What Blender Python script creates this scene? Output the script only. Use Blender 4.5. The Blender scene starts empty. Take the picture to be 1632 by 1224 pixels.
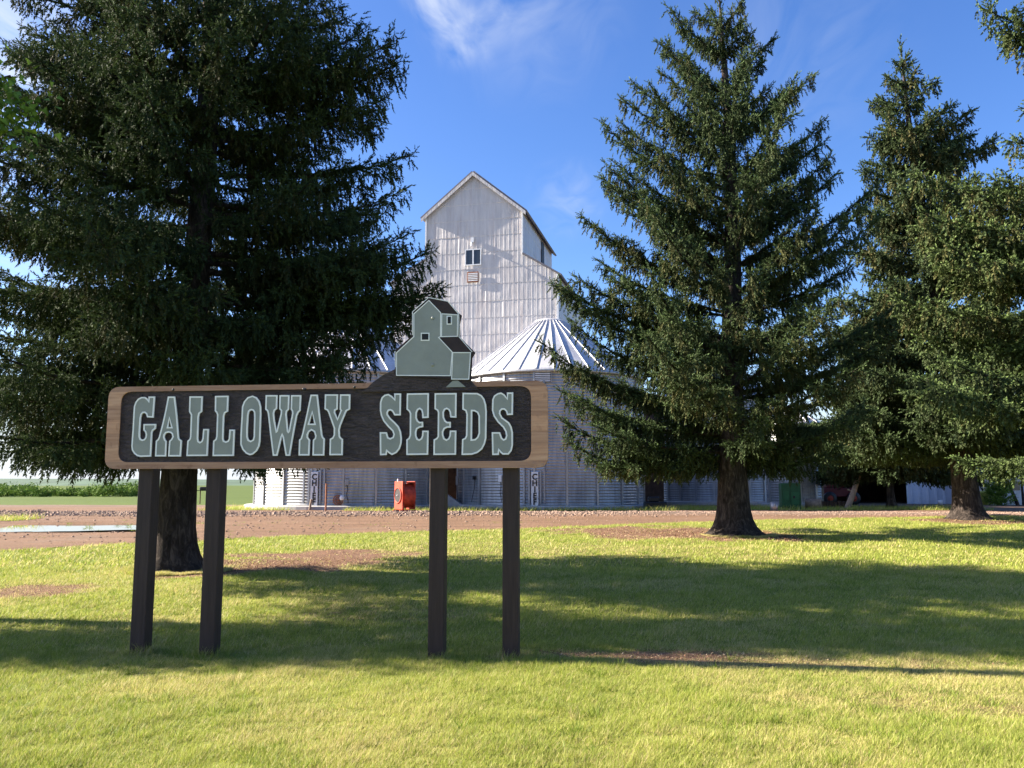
import bpy, math, random
import numpy as np
from mathutils import Vector, Matrix
from mathutils.geometry import tessellate_polygon

# ------------------------------------------------------------------ camera, sky, sun, exposure
SC = bpy.context.scene
COL = SC.collection
F, CX, CY = 1340.0, 816.0, 612.0
CAMH, PITCH = 1.55, math.radians(6.9)
cam_d = bpy.data.cameras.new("camera"); cam = bpy.data.objects.new("camera", cam_d); COL.objects.link(cam)
cam.location = (0, 0, CAMH); cam.rotation_euler = (math.radians(90) + PITCH, 0, 0)
cam_d.sensor_width = 36; cam_d.lens = F / 1632 * 36; cam_d.clip_start = 0.1; cam_d.clip_end = 9000
SC.camera = cam

SUN_EL, SUN_AZ = math.radians(27), math.radians(9)      # the sun stands to the left, a little beyond the sign
w = bpy.data.worlds.new("World"); SC.world = w; w.use_nodes = True
nt = w.node_tree; nt.nodes.clear()
def wn(t, **k):
    n = nt.nodes.new(t)
    for a, b in k.items(): setattr(n, a, b)
    return n
wo = wn('ShaderNodeOutputWorld'); wb = wn('ShaderNodeBackground'); wb.inputs[1].default_value = 0.052
sky = wn('ShaderNodeTexSky', sky_type='NISHITA', sun_disc=False)
sky.sun_elevation = SUN_EL; sky.sun_rotation = math.radians(-81); sky.altitude = 600
sky.air_density = 1.0; sky.dust_density = 1.2; sky.ozone_density = 3.0
tc = wn('ShaderNodeTexCoord')
sep = wn('ShaderNodeSeparateXYZ'); nt.links.new(tc.outputs['Generated'], sep.inputs[0])
def wm(op, a, b=None, c=None, clamp=False):
    n = wn('ShaderNodeMath', operation=op, use_clamp=clamp)
    for i, v in enumerate((a, b, c)):
        if v is None: continue
        if isinstance(v, (int, float)): n.inputs[i].default_value = v
        else: nt.links.new(v, n.inputs[i])
    return n.outputs[0]
zc = wm('MAXIMUM', sep.outputs[2], 0.04)
cmb = wn('ShaderNodeCombineXYZ')
nt.links.new(wm('DIVIDE', sep.outputs[0], zc), cmb.inputs[0]); nt.links.new(wm('DIVIDE', sep.outputs[1], zc), cmb.inputs[1])
mp = wn('ShaderNodeMapping'); mp.inputs['Rotation'].default_value = (0, 0, 0.9); mp.inputs['Scale'].default_value = (3.0, 1.3, 1)
nt.links.new(cmb.outputs[0], mp.inputs[0])
nz = wn('ShaderNodeTexNoise'); nz.inputs['Scale'].default_value = 2.4; nz.inputs['Detail'].default_value = 9; nz.inputs['Distortion'].default_value = 1.3
nt.links.new(mp.outputs[0], nz.inputs[0])
def pix_dir(px, py):
    u, v = (px - CX) / F, (py - CY) / F
    d = Vector((u, math.cos(PITCH) + math.sin(PITCH) * v, math.sin(PITCH) - math.cos(PITCH) * v)); d.normalize(); return d
def blob(px, py, rad, gain):
    n = wn('ShaderNodeVectorMath', operation='DISTANCE'); nt.links.new(tc.outputs['Generated'], n.inputs[0]); n.inputs[1].default_value = pix_dir(px, py)
    m = wn('ShaderNodeMapRange', interpolation_type='SMOOTHSTEP'); nt.links.new(n.outputs['Value'], m.inputs[0])
    m.inputs[1].default_value = 0; m.inputs[2].default_value = rad; m.inputs[3].default_value = gain; m.inputs[4].default_value = 0
    return m.outputs[0]
cl = None
for b in ((690, 6, .030, 1.0), (708, 45, .026, .8), (728, 82, .028, .4), (680, -22, .04, .6), (742, 20, .07, .35), (840, 0, .14, .3), (905, 318, .06, .3), (1250, 60, .16, .16), (20, 60, .12, 1.0), (60, 350, .2, .45)):
    o = blob(*b); cl = o if cl is None else wm('ADD', cl, o)
rmp = wn('ShaderNodeMapRange'); nt.links.new(nz.outputs[0], rmp.inputs[0]); rmp.inputs[1].default_value = 0.34; rmp.inputs[2].default_value = 0.78
cf = wm('MULTIPLY', cl, rmp.outputs[0], clamp=True)
# thin milky veil low over the horizon
hz = wn('ShaderNodeMapRange', interpolation_type='SMOOTHSTEP'); nt.links.new(sep.outputs[2], hz.inputs[0])
hz.inputs[1].default_value = 0.0; hz.inputs[2].default_value = 0.16; hz.inputs[3].default_value = 0.92; hz.inputs[4].default_value = 0
cf2 = wm('MAXIMUM', cf, hz.outputs[0])
mx = wn('ShaderNodeMixRGB'); nt.links.new(cf2, mx.inputs[0]); mx.inputs[2].default_value = (4.4, 4.7, 5.2, 1)
hs = wn('ShaderNodeHueSaturation'); hs.inputs['Saturation'].default_value = 1.22; hs.inputs['Hue'].default_value = 0.513; hs.inputs['Value'].default_value = 1.28
nt.links.new(sky.outputs[0], hs.inputs['Color']); nt.links.new(hs.outputs[0], mx.inputs[1])
nt.links.new(mx.outputs[0], wb.inputs[0]); nt.links.new(wb.outputs[0], wo.inputs[0])

sd = bpy.data.lights.new("sun", 'SUN'); sun = bpy.data.objects.new("sun", sd); COL.objects.link(sun)
sd.energy = 5.0; sd.angle = math.radians(0.53); sd.color = (1.0, 0.91, 0.77)
to_sun = Vector((-math.cos(SUN_AZ) * math.cos(SUN_EL), math.sin(SUN_AZ) * math.cos(SUN_EL), math.sin(SUN_EL)))
sun.rotation_euler = to_sun.to_track_quat('Z', 'Y').to_euler()
SC.view_settings.view_transform = 'Standard'; SC.view_settings.look = 'None'; SC.view_settings.gamma = 1
SC.view_settings.exposure = 2.05
SC.render.engine = 'CYCLES'
SC.cycles.max_bounces = 6; SC.cycles.diffuse_bounces = 3; SC.cycles.transmission_bounces = 4; SC.cycles.transparent_max_bounces = 4

# ------------------------------------------------------------------ helpers
rng = np.random.default_rng(7); random.seed(7)
def smooth(a, b, x):
    t = np.clip((np.asarray(x, float) - a) / (b - a), 0, 1); return t * t * (3 - 2 * t)
def vnoise(x, y, s, seed=0):
    x = np.asarray(x, float) / s + 91.7; y = np.asarray(y, float) / s + 47.3
    xi, yi = np.floor(x).astype(np.int64), np.floor(y).astype(np.int64); fx, fy = x - xi, y - yi
    fx = fx * fx * (3 - 2 * fx); fy = fy * fy * (3 - 2 * fy)
    def h(a, b):
        n = (a * 374761393 + b * 668265263 + seed * 974634777) & 0xffffffff
        n = ((n ^ (n >> 13)) * 1274126177) & 0xffffffff
        return ((n ^ (n >> 16)) & 0xffff) / 65535.0
    return (h(xi, yi) * (1 - fx) + h(xi + 1, yi) * fx) * (1 - fy) + (h(xi, yi + 1) * (1 - fx) + h(xi + 1, yi + 1) * fx) * fy
def fbm(x, y, s, seed=0):
    return .5 * vnoise(x, y, s, seed) + .3 * vnoise(x, y, s / 2.3, seed + 1) + .2 * vnoise(x, y, s / 5.1, seed + 2)
def terrain(x, y):
    return 0.25 * smooth(12, 44, y) - .035*smooth(14, 9, y) - .055*smooth(.5, -3.2, x)*smooth(13, 9, y) + 0.03 * (vnoise(x, y, 3.1, 5) - .5) * smooth(60, 20, y)
def ray(px, py):
    u, v = (px - CX) / F, (py - CY) / F
    return np.array([u, math.cos(PITCH) + math.sin(PITCH) * v, math.sin(PITCH) - math.cos(PITCH) * v])
def on_ground(px, py):                      # where the line of sight meets the ground
    r = ray(px, py); z = 0.1
    for _ in range(30):
        t = (z - CAMH) / r[2]; p = r * t; z = float(terrain(p[0], p[1])) * .5 + z * .5
    return Vector((p[0], p[1], float(terrain(p[0], p[1]))))
def at(px, py, Y):                          # the point of the place seen at a pixel, Y metres away
    r = ray(px, py); p = r * (Y / r[1]); return Vector((p[0], p[1], p[2] + CAMH))
def mpp(Y): return Y * .9928 / F            # metres per photo pixel at a distance

def link(name, me, mat=None, parent=None, loc=None, rotz=0):
    o = bpy.data.objects.new(name, me); COL.objects.link(o)
    if mat is not None and me is not None:
        for m in (mat if isinstance(mat, (list, tuple)) else [mat]): me.materials.append(m)
    if parent: o.parent = parent
    if loc is not None: o.location = loc
    if rotz: o.rotation_euler = (0, 0, rotz)
    return o
def tag(o, label=None, cat=None, group=None, kind=None):
    if label: o['label'] = label
    if cat: o['category'] = cat
    if group: o['group'] = group
    if kind: o['kind'] = kind
    return o
def thing(name, label, cat, loc, rotz=0, group=None):
    o = link(name, None, loc=loc, rotz=rotz); o.empty_display_size = .2
    return tag(o, label, cat, group)
class MB:
    def __init__(s): s.v = []; s.f = []; s.sm = []
    def add(s, v, f, sm=False, M=None):
        n = len(s.v)
        s.v += [tuple(M @ Vector(q)) if M else tuple(q) for q in v]; s.f += [tuple(i + n for i in q) for q in f]; s.sm += [sm] * len(f); return s
    def box(s, a, b, M=None, c=0.0):
        (x0, y0, z0), (x1, y1, z1) = a, b
        if c <= 0:
            v = [(x0,y0,z0),(x1,y0,z0),(x1,y1,z0),(x0,y1,z0),(x0,y0,z1),(x1,y0,z1),(x1,y1,z1),(x0,y1,z1)]
            return s.add(v, [(0,3,2,1),(4,5,6,7),(0,1,5,4),(1,2,6,5),(2,3,7,6),(3,0,4,7)], M=M)
        ring = lambda e, z: [(x0+e+c,y0+e,z),(x1-e-c,y0+e,z),(x1-e,y0+e+c,z),(x1-e,y1-e-c,z),(x1-e-c,y1-e,z),(x0+e+c,y1-e,z),(x0+e,y1-e-c,z),(x0+e,y0+e+c,z)]
        v = ring(c*.7, z0) + ring(0, z0+c) + ring(0, z1-c) + ring(c*.7, z1); f = [tuple(range(7, -1, -1)), tuple(range(24, 32))]
        for k in range(3):
            for i in range(8): j = (i+1) % 8; f.append((k*8+i, k*8+j, k*8+8+j, k*8+8+i))
        return s.add(v, f, M=M)
    def tube(s, pts, r, n=8, cap=True, sm=True):
        pts = [Vector(p) for p in pts]; rr = r if isinstance(r, (list, tuple)) else [r] * len(pts); v = []; f = []
        for i, p in enumerate(pts):
            d = (pts[min(i+1, len(pts)-1)] - pts[max(i-1, 0)]).normalized()
            a = d.orthogonal().normalized() if i == 0 else (a - d * a.dot(d)).normalized(); b = d.cross(a)
            for k in range(n): t = 2*math.pi*k/n; v.append(p + (a*math.cos(t) + b*math.sin(t)) * rr[i])
        for i in range(len(pts)-1):
            for k in range(n): q = (k+1) % n; f.append((i*n+k, i*n+q, i*n+n+q, i*n+n+k))
        s.add(v, f, sm)
        if cap:
            m = len(pts) - 1
            s.add([v[k] for k in range(n)], [tuple(range(n-1, -1, -1))]); s.add([v[m*n+k] for k in range(n)], [tuple(range(n))])
        return s
    def lathe(s, prof, n=24, cx=0, cy=0, sm=True, a0=0, a1=2*math.pi, M=None):
        full = abs(a1-a0-2*math.pi) < 1e-6; m = n if full else n+1; v = []; f = []
        for (r, z) in prof:
            for k in range(m): t = a0 + (a1-a0)*k/n; v.append((cx + r*math.cos(t), cy + r*math.sin(t), z))
        for i in range(len(prof)-1):
            for k in range(n): q = (k+1) % m; f.append((i*m+k, i*m+q, (i+1)*m+q, (i+1)*m+k))
        return s.add(v, f, sm, M)
    def prism(s, loops, y0, y1):           # loops of (x, z), front face at y0, back at y1
        tl = [[Vector((x, z, 0)) for x, z in L] for L in loops]; tris = tessellate_polygon(tl); flat = [p for L in loops for p in L]; n = len(flat)
        v = [(x, y0, z) for x, z in flat] + [(x, y1, z) for x, z in flat]; f = []
        for a, b, c in tris:
            A, B, C_ = flat[a], flat[b], flat[c]
            cr = (B[0]-A[0])*(C_[1]-A[1]) - (B[1]-A[1])*(C_[0]-A[0])
            if cr < 0: a, c = c, a
            f.append((a, b, c)); f.append((n+c, n+b, n+a))
        o = 0
        for L in loops:
            m = len(L)
            for i in range(m): j = (i+1) % m; f.append((o+i, o+j, n+o+j, n+o+i))
            o += m
        return s.add(v, f)
    def ribbon(s, L, w_, y0, y1, closed=True):     # a raised line of width w_ following the loop
        m = len(L); P = [Vector(p) for p in L]; inn = []; out = []
        for i in range(m):
            a = (P[i] - P[i-1]).normalized() if (closed or i > 0) else (P[1]-P[0]).normalized()
            b = (P[(i+1) % m] - P[i]).normalized() if (closed or i < m-1) else a
            na, nb = Vector((-a.y, a.x)), Vector((-b.y, b.x)); q = na + nb
            if q.length < .3: q = na
            q = q.normalized(); k = min(1.6, 1 / max(.35, q.dot(na))) * w_ / 2
            inn.append(P[i] + q*k); out.append(P[i] - q*k)
        v = [(p.x, y0, p.y) for p in inn] + [(p.x, y0, p.y) for p in out] + [(p.x, y1, p.y) for p in inn] + [(p.x, y1, p.y) for p in out]; f = []
        for i in range(m if closed else m-1):
            j = (i+1) % m; f += [(i, j, m+j, m+i), (2*m+i, 2*m+j, j, i), (m+i, m+j, 3*m+j, 3*m+i)]
        return s.add(v, f)
    def build(s, name, mat, parent=None, loc=None, rotz=0):
        me = bpy.data.meshes.new(name); me.from_pydata(s.v, [], s.f)
        me.polygons.foreach_set('use_smooth', s.sm); me.validate(); me.update()
        return link(name, me, mat, parent, loc, rotz)
def tri_mesh(name, V, attr=None, per=3):
    """V: (n,3,3) loose triangles; attr: (n*3,3) colours"""
    n = V.shape[0]; me = bpy.data.meshes.new(name)
    me.vertices.add(n*3); me.vertices.foreach_set('co', V.reshape(-1).astype(np.float32))
    me.loops.add(n*3); me.loops.foreach_set('vertex_index', np.arange(n*3, dtype=np.int32))
    me.polygons.add(n); me.polygons.foreach_set('loop_start', np.arange(0, n*3, 3, dtype=np.int32))
    if attr is not None:
        a = me.attributes.new('tone', 'FLOAT_VECTOR', 'POINT'); a.data.foreach_set('vector', attr.reshape(-1).astype(np.float32))
    me.update(); return me
def grid_mesh(name, xs, ys, zf, keep=None, attr=None):
    X, Y = np.meshgrid(xs, ys); Z = zf(X, Y); nx, ny = len(xs), len(ys)
    v = np.stack([X, Y, Z], -1).reshape(-1, 3); I = np.arange(nx*ny).reshape(ny, nx)
    q = np.stack([I[:-1, :-1], I[:-1, 1:], I[1:, 1:], I[1:, :-1]], -1).reshape(-1, 4)
    if keep is not None:
        k = keep(X, Y).reshape(-1); q = q[k[q].all(1)]
        used = np.unique(q); mp_ = np.zeros(nx*ny, int); mp_[used] = np.arange(len(used)); v = v[used]; q = mp_[q]
    me = bpy.data.meshes.new(name); me.from_pydata(v.tolist(), [], q.tolist())
    me.polygons.foreach_set('use_smooth', [True]*len(q))
    if attr is not None:
        a = me.attributes.new('tone', 'FLOAT_VECTOR', 'POINT'); a.data.foreach_set('vector', attr(v[:, 0], v[:, 1]).reshape(-1).astype(np.float32))
    me.update(); return me

# ------------------------------------------------------------------ materials
class NT:
    def __init__(s, name, rough=.7, metal=0, spec=.3):
        s.m = bpy.data.materials.new(name); s.m.use_nodes = True; s.t = s.m.node_tree; s.b = s.t.nodes['Principled BSDF']; s.out = s.t.nodes['Material Output']
        s.b.inputs['Roughness'].default_value = rough; s.b.inputs['Metallic'].default_value = metal; s.b.inputs['Specular IOR Level'].default_value = spec
    def n(s, t, **k):
        q = s.t.nodes.new(t)
        for a, b in k.items():
            if a in q.bl_rna.properties: setattr(q, a, b)
            else: s.put(q.inputs[a.replace('_', ' ')], b)
        return q
    def put(s, sock, v):
        if hasattr(v, 'is_output') or isinstance(v, bpy.types.NodeSocket): s.t.links.new(v, sock)
        else: sock.default_value = v
    def co(s, scale=(1, 1, 1), kind='Object', rot=(0, 0, 0)):
        c = s.n('ShaderNodeTexCoord'); m = s.n('ShaderNodeMapping'); s.t.links.new(c.outputs[kind], m.inputs[0])
        m.inputs['Scale'].default_value = scale; m.inputs['Rotation'].default_value = rot; return m.outputs[0]
    def noise(s, vec, scale=5, detail=4, rough=.55, dist=0):
        q = s.n('ShaderNodeTexNoise', Scale=scale, Detail=detail, Roughness=rough, Distortion=dist); s.t.links.new(vec, q.inputs['Vector']); return q.outputs[0]
    def ramp(s, fac, stops):
        q = s.n('ShaderNodeValToRGB'); s.t.links.new(fac, q.inputs[0]); e = q.color_ramp.elements
        while len(e) < len(stops): e.new(.5)
        for el, (p, c) in zip(e, stops): el.position = p; el.color = (*c, 1) if len(c) == 3 else c
        return q.outputs[0]
    def math(s, op, a, b=0, clamp=False):
        q = s.n('ShaderNodeMath', operation=op, use_clamp=clamp); s.put(q.inputs[0], a); s.put(q.inputs[1], b); return q.outputs[0]
    def mix(s, fac, a, b, mode='MIX'):
        q = s.n('ShaderNodeMixRGB', blend_type=mode); s.put(q.inputs[0], fac)
        for i, c in ((1, a), (2, b)): s.put(q.inputs[i], (*c, 1) if isinstance(c, tuple) and len(c) == 3 else c)
        return q.outputs[0]
    def color(s, c): s.put(s.b.inputs['Base Color'], (*c, 1) if isinstance(c, tuple) and len(c) == 3 else c); return s
    def bump(s, h, strength=.4, dist=.02):
        q = s.n('ShaderNodeBump', Strength=strength, Distance=dist); s.t.links.new(h, q.inputs['Height']); s.t.links.new(q.outputs[0], s.b.inputs['Normal']); return s
    def attr(s):
        q = s.n('ShaderNodeAttribute', attribute_name='tone'); p = s.n('ShaderNodeSeparateXYZ'); s.t.links.new(q.outputs['Vector'], p.inputs[0]); return p.outputs
    def translucent(s, fac, col):
        t = s.n('ShaderNodeBsdfTranslucent'); s.put(t.inputs[0], col); q = s.n('ShaderNodeMixShader', Fac=fac)
        s.t.links.new(s.b.outputs[0], q.inputs[1]); s.t.links.new(t.outputs[0], q.inputs[2]); s.t.links.new(q.outputs[0], s.out.inputs[0]); return s

def simple(name, c, rough=.6, metal=0, var=.25, scale=3, bump=.15, spec=.3):
    q = NT(name, rough, metal, spec); v = q.co(); n1 = q.noise(v, scale, 5, .65)
    lo = tuple(x*(1-var) for x in c); hi = tuple(min(1, x*(1+var*.6)) for x in c)
    q.color(q.ramp(n1, [(.3, lo), (.7, hi)])); q.bump(q.noise(v, scale*9, 3), bump, .01); return q.m

def mat_lawn():
    q = NT('lawn_turf', .9, 0, .1); v = q.co(); a = q.attr()
    g = q.ramp(q.noise(v, 1.3, 6, .6), [(.3, (.15, .18, .028)), (.55, (.235, .25, .05)), (.75, (.31, .28, .085))])
    f = q.ramp(q.noise(v, 22, 4, .7), [(.3, (.45, .45, .45)), (.7, (1.25, 1.25, 1.2))])
    g = q.mix(1.0, g, f, 'MULTIPLY'); soil = q.ramp(q.noise(v, 14, 5, .7), [(.3, (.10, .055, .036)), (.7, (.29, .17, .11))])
    mk_ = q.math('ADD', q.math('MULTIPLY', a[0], 1.5), q.math('MULTIPLY', q.math('SUBTRACT', q.noise(v, 5, 5, .7), .56), 2.6), True); q.color(q.mix(q.math('MULTIPLY', mk_, q.math('GREATER_THAN', a[0], .02)), g, soil)); q.bump(q.noise(v, 30, 5, .7), .7, .04); return q.m
def mat_gravel():
    q = NT('red_gravel', .95, 0, .15); v = q.co(); big = q.noise(v, .35, 5, .6); fine = q.noise(v, 9, 6, .8); a = q.attr()
    c = q.ramp(big, [(.3, (.180, .106, .064)), (.55, (.22, .13, .08)), (.75, (.205, .138, .095))])
    c = q.mix(a[0], c, (.20, .155, .125)); c = q.mix(.85, c, q.ramp(fine, [(.25, (.5, .48, .46)), (.5, (.9, .9, .88)), (.75, (1.35, 1.3, 1.25))]), 'MULTIPLY')
    t = q.ramp(q.noise(q.co((.12, 2.2, 1)), 1.2, 4, .6), [(.35, (.78, .78, .78)), (.6, (1.1, 1.1, 1.1))])
    c = q.mix(.8, c, t, 'MULTIPLY')
    q.color(q.mix(a[1], c, (.07, .05, .04))); q.bump(fine, .6, .05); return q.m
def mat_field():
    q = NT('green_crop', .9, 0, .1); v = q.co((.02, .25, 1)); c = q.ramp(q.noise(v, 1.5, 5, .6), [(.3, (.075, .108, .024)), (.7, (.112, .145, .034))])
    f = q.ramp(q.noise(q.co(), 3, 4, .7), [(.3, (.7, .7, .7)), (.7, (1.2, 1.2, 1.2))]); q.color(q.mix(.7, c, f, 'MULTIPLY')); q.bump(q.noise(q.co(), 6, 3), .5, .1); return q.m
def mat_blade():
    q = NT('grass_blade', .55, 0, .25); a = q.attr()
    c = q.mix(a[0], (.13, .20, .02), (.39, .43, .065)); c = q.mix(a[1], c, (.62, .49, .24)); q.color(c); q.translucent(.40, c); return q.m
def mat_needles(name, dark, mid, tip, brown):
    q = NT(name, .75, 0, .12); a = q.attr(); c = q.mix(a[0], dark, mid); c = q.mix(a[1], c, tip); c = q.mix(a[2], c, brown); q.color(c); q.translucent(.16, c); return q.m
def mat_bark():
    q = NT('spruce_bark', .95, 0, .1); v = q.co((1, 1, .28)); n = q.noise(v, 9, 7, .75, .8)
    c = q.ramp(n, [(.38, (.010, .008, .007)), (.5, (.040, .031, .027)), (.64, (.14, .11, .092))])
    c = q.mix(.25, c, q.ramp(q.noise(q.co(), 2.2, 3), [(.3, (.04, .032, .027)), (.7, (.09, .074, .062))])); q.color(c); q.bump(n, 1.0, .12); return q.m
M_lawn, M_gravel, M_field, M_blade, M_bark = mat_lawn(), mat_gravel(), mat_field(), mat_blade(), mat_bark()
M_need = mat_needles('spruce_needles', (.014, .025, .010), (.055, .080, .030), (.10, .16, .052), (.060, .044, .020))
M_need2 = mat_needles('blue_spruce_needles', (.011, .018, .009), (.068, .096, .038), (.13, .20, .075), (.13, .10, .036))
M_need3 = mat_needles('fresh_spruce_needles', (.012, .020, .010), (.078, .108, .038), (.145, .205, .066), (.13, .10, .036))
M_leaf = mat_needles('broad_leaf', (.05, .11, .015), (.10, .19, .03), (.24, .36, .06), (.2, .16, .05))
M_twig = simple('twig_wood', (.075, .055, .042), .9, scale=8)

def mat_cedar():
    q = NT('cedar_board', .6, 0, .25); v = q.co((.7, 1, 9)); g = q.noise(v, 2.2, 7, .6, 1.1)
    c = q.ramp(g, [(.25, (.36, .18, .11)), (.5, (.52, .29, .185)), (.75, (.64, .39, .26))])
    lam = q.n('ShaderNodeSeparateXYZ'); q.t.links.new(q.co((1, 1, 1)), lam.inputs[0])
    st = q.math('FLOOR', q.math('DIVIDE', lam.outputs[2], .137)); wn_ = q.n('ShaderNodeTexWhiteNoise', noise_dimensions='1D'); q.t.links.new(st, wn_.inputs['W'])
    c = q.mix(1.0, c, q.ramp(wn_.outputs['Value'], [(0, (.72, .70, .70)), (1, (1.12, 1.08, 1.0))]), 'MULTIPLY')
    d = q.ramp(q.noise(q.co(), 9, 3), [(.60, (1, 1, 1)), (.72, (.55, .5, .48))]); q.color(q.mix(.7, c, d, 'MULTIPLY')); q.bump(g, .25, .01); return q.m
def mat_panel():
    q = NT('sandblasted_brown_paint', .36, 0, .55); v = q.co((3.5, 3.5, 16)); n = q.noise(v, 2.2, 6, .7, 1.5); n2 = q.noise(q.co((14, 14, 20)), 3, 4, .6)
    q.color(q.ramp(n, [(.35, (.014, .008, .008)), (.62, (.070, .044, .040))])); h = q.math('ADD', n, q.math('MULTIPLY', n2, .5)); q.bump(h, 1.0, .035); return q.m  # lighter ridge streaks paint the sheen of the rough relief into the colour
def mat_post():
    q = NT('brown_painted_timber', .6, 0, .35); n = q.noise(q.co((14, 14, .9)), 3, 6, .65)
    q.color(q.ramp(n, [(.3, (.026, .014, .012)), (.75, (.052, .031, .027))])); q.bump(n, .35, .01); return q.m
def mat_galv(name, base=(.55, .57, .60), metal=.65, rough=.38, stain=.35):
    q = NT(name, rough, metal, .5); v = q.co((1, 1, .25)); n = q.noise(v, 1.1, 6, .65); n2 = q.noise(q.co((5, 5, .35)), 1.4, 5, .6)
    lo = tuple(x*(1-stain) for x in base)
    c = q.ramp(n, [(.3, lo), (.6, base)]); c = q.mix(.6, c, q.ramp(n2, [(.35, (.72, .70, .68)), (.6, (1.05, 1.05, 1.05))]), 'MULTIPLY'); q.color(c)
    r = q.n('ShaderNodeMapRange'); q.t.links.new(n2, r.inputs[0]); r.inputs[3].default_value = rough + .15; r.inputs[4].default_value = rough - .08; q.t.links.new(r.outputs[0], q.b.inputs['Roughness'])
    q.bump(q.noise(q.co(), 1.2, 3), .25, .05); return q.m
def mat_siding():
    q = NT('white_pressed_metal_siding', .48, .08, .4)
    v = q.co((1, 1, .22)); n = q.noise(v, 1.3, 6, .65); c = q.ramp(n, [(.3, (.44, .405, .39)), (.55, (.54, .505, .485)), (.8, (.58, .545, .525))])
    rs = q.ramp(q.noise(q.co((2.6, 2.6, .12)), 1.6, 5, .7), [(.52, (1, 1, 1)), (.70, (.86, .76, .72))]); q.color(q.mix(.75, c, rs, 'MULTIPLY'))
    q.bump(q.noise(q.co((1.6, 1.6, .5)), 2.2, 3), .35, .06); return q.m
M_cedar, M_panel, M_post, M_siding = mat_cedar(), mat_panel(), mat_post(), mat_siding()
M_galv = mat_galv('galvanized_corrugated_steel', (.47, .475, .48), .55, .42, .45); M_roofm = mat_galv('galvanized_roof_steel', (.60, .59, .60), .25, .5, .2)
M_sage = simple('sage_green_paint', (.29, .295, .255), .5, scale=5, var=.12, bump=.08)
M_cream = simple('pale_outline_paint', (.90, .87, .82), .5, scale=6, var=.08, bump=.05)
M_dark = simple('dark_opening', (.02, .017, .018), .6); M_black = simple('black_paint', (.015, .015, .017), .4)
M_steel = simple('grey_steel', (.33, .34, .36), .45, .6); M_white = simple('white_painted_metal', (.72, .72, .72), .5, var=.12)
M_red = simple('weathered_red_paint', (.42, .055, .025), .6, var=.55, scale=3.5); M_rust = simple('rusty_steel', (.30, .13, .075), .85, var=.4, scale=9)
M_conc = simple('concrete', (.42, .40, .38), .9, var=.25, scale=2, bump=.3); M_green = simple('dark_green_paint', (.016, .085, .035), .5, var=.3)
M_brownw = simple('old_brown_boards', (.085, .05, .035), .85, var=.5, scale=3); M_log = simple('weathered_log', (.30, .22, .16), .9, var=.45, scale=5, bump=.5)
M_glass = NT('window_glass', .08, 0, .6).color((.035, .04, .045)).m
M_lime = simple('lime_plastic', (.40, .43, .09), .45, var=.12); M_rwhite = simple('off_white_siding', (.62, .60, .57), .7, var=.15)
M_stone = simple('field_stones', (.33, .225, .165), .9, var=.5, scale=4, bump=.4)
M_water = NT('puddle_water', .03, 0, .5).color((.05, .045, .04)).m

# ------------------------------------------------------------------ ground, road, lawn, field
def bare_mask(x, y):       # brown litter and worn soil in the lawn
    x = np.asarray(x, float); y = np.asarray(y, float); m = np.zeros_like(x); n = fbm(x, y, .9, 11)
    for (px, py, rx, ry, k) in ((500, 893, 2.6, 2.0, 1.0), (330, 912, 1.3, 1.3, 1.0), (1060, 850, 3.6, 3.2, .95), (1175, 858, 1.8, 1.9, .9), (1030, 1050, 1.25, .26, .9), (55, 945, .85, .7, .8), (1546, 832, 2.2, 2.4, .8),
                            (1590, 1130, .9, .5, .42), (880, 880, 5, 3, .25), (600, 985, 1.3, .8, .3), (1300, 1065, 2.2, .22, .5), (690, 1050, .3, .16, .8), (815, 1053, .3, .16, .8), (440, 905, 1.6, 1.2, .9)):
        g = on_ground(px, py); d = ((x - g.x)/rx)**2 + ((y - g.y)/ry)**2
        m = np.maximum(m, k * smooth(1.25, .25, d + (n - .5)*2.4))
    return np.clip(m, 0, 1)
EDGE = [on_ground(px, py) for px, py in ((-420, 905), (0, 880), (200, 868), (400, 858), (600, 850), (816, 843.5), (1000, 836), (1200, 829.5), (1400, 825.5), (1632, 822), (2000, 818))]
EX, EY = np.array([e.x for e in EDGE]), np.array([e.y for e in EDGE])
def edge_y(x): return np.interp(x, EX, EY) + (fbm(x, np.asarray(x)*0, 1.7, 3) - .5)*.7
STRIPS = []
def in_strip(x, y):   # the grass patches and weed strips left in and beyond the gravel yard, 1 inside
    m = np.zeros_like(np.asarray(x, float)); n = fbm(x, y, 1.2, 21) - .5
    for (x0, x1, y0, y1) in STRIPS:
        d = np.minimum(np.minimum(x - x0, x1 - x), (np.minimum(y - y0, y1 - y))*1.0); m = np.maximum(m, smooth(-.15, .25, d + n*.9))
    return m
g0, g1 = on_ground(0, 834), on_ground(75, 826); STRIPS.append((g0.x - 14, g1.x, g0.y + .2, g1.y))
STRIPS += [(-16.5, -11.6, 44.8, 50.5), (-9, 8.6, 43.6, 46.2), (9, 26, 44.8, 50)]
XS = np.concatenate([np.linspace(-3500, -60, 26), np.linspace(-55, 70, 126), np.linspace(80, 3500, 26)])
YS = np.concatenate([np.linspace(-60, -2, 8), np.linspace(0, 90, 91), np.linspace(95, 300, 20), np.linspace(340, 7000, 30)])
def far_roll(x, y): return .25*smooth(12, 44, y) + 2.2*smooth(260, 900, y)*(vnoise(x, y, 420, 9)) - .35*smooth(60, 120, y)*smooth(300, 200, y)
ground = link('ground', grid_mesh('ground', XS, YS, lambda x, y: far_roll(x, y) - .03 - .3*smooth(57, 55, y)), M_field); tag(ground, kind='structure')
gx = np.linspace(-75, 95, 341); gy = np.concatenate([np.linspace(16, 52, 145), np.linspace(52.5, 110, 60)])
def road_keep(x, y): return (y > edge_y(x) - .6) & ((y < 57.5) | (x > -7)) & (y < 110)
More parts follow.
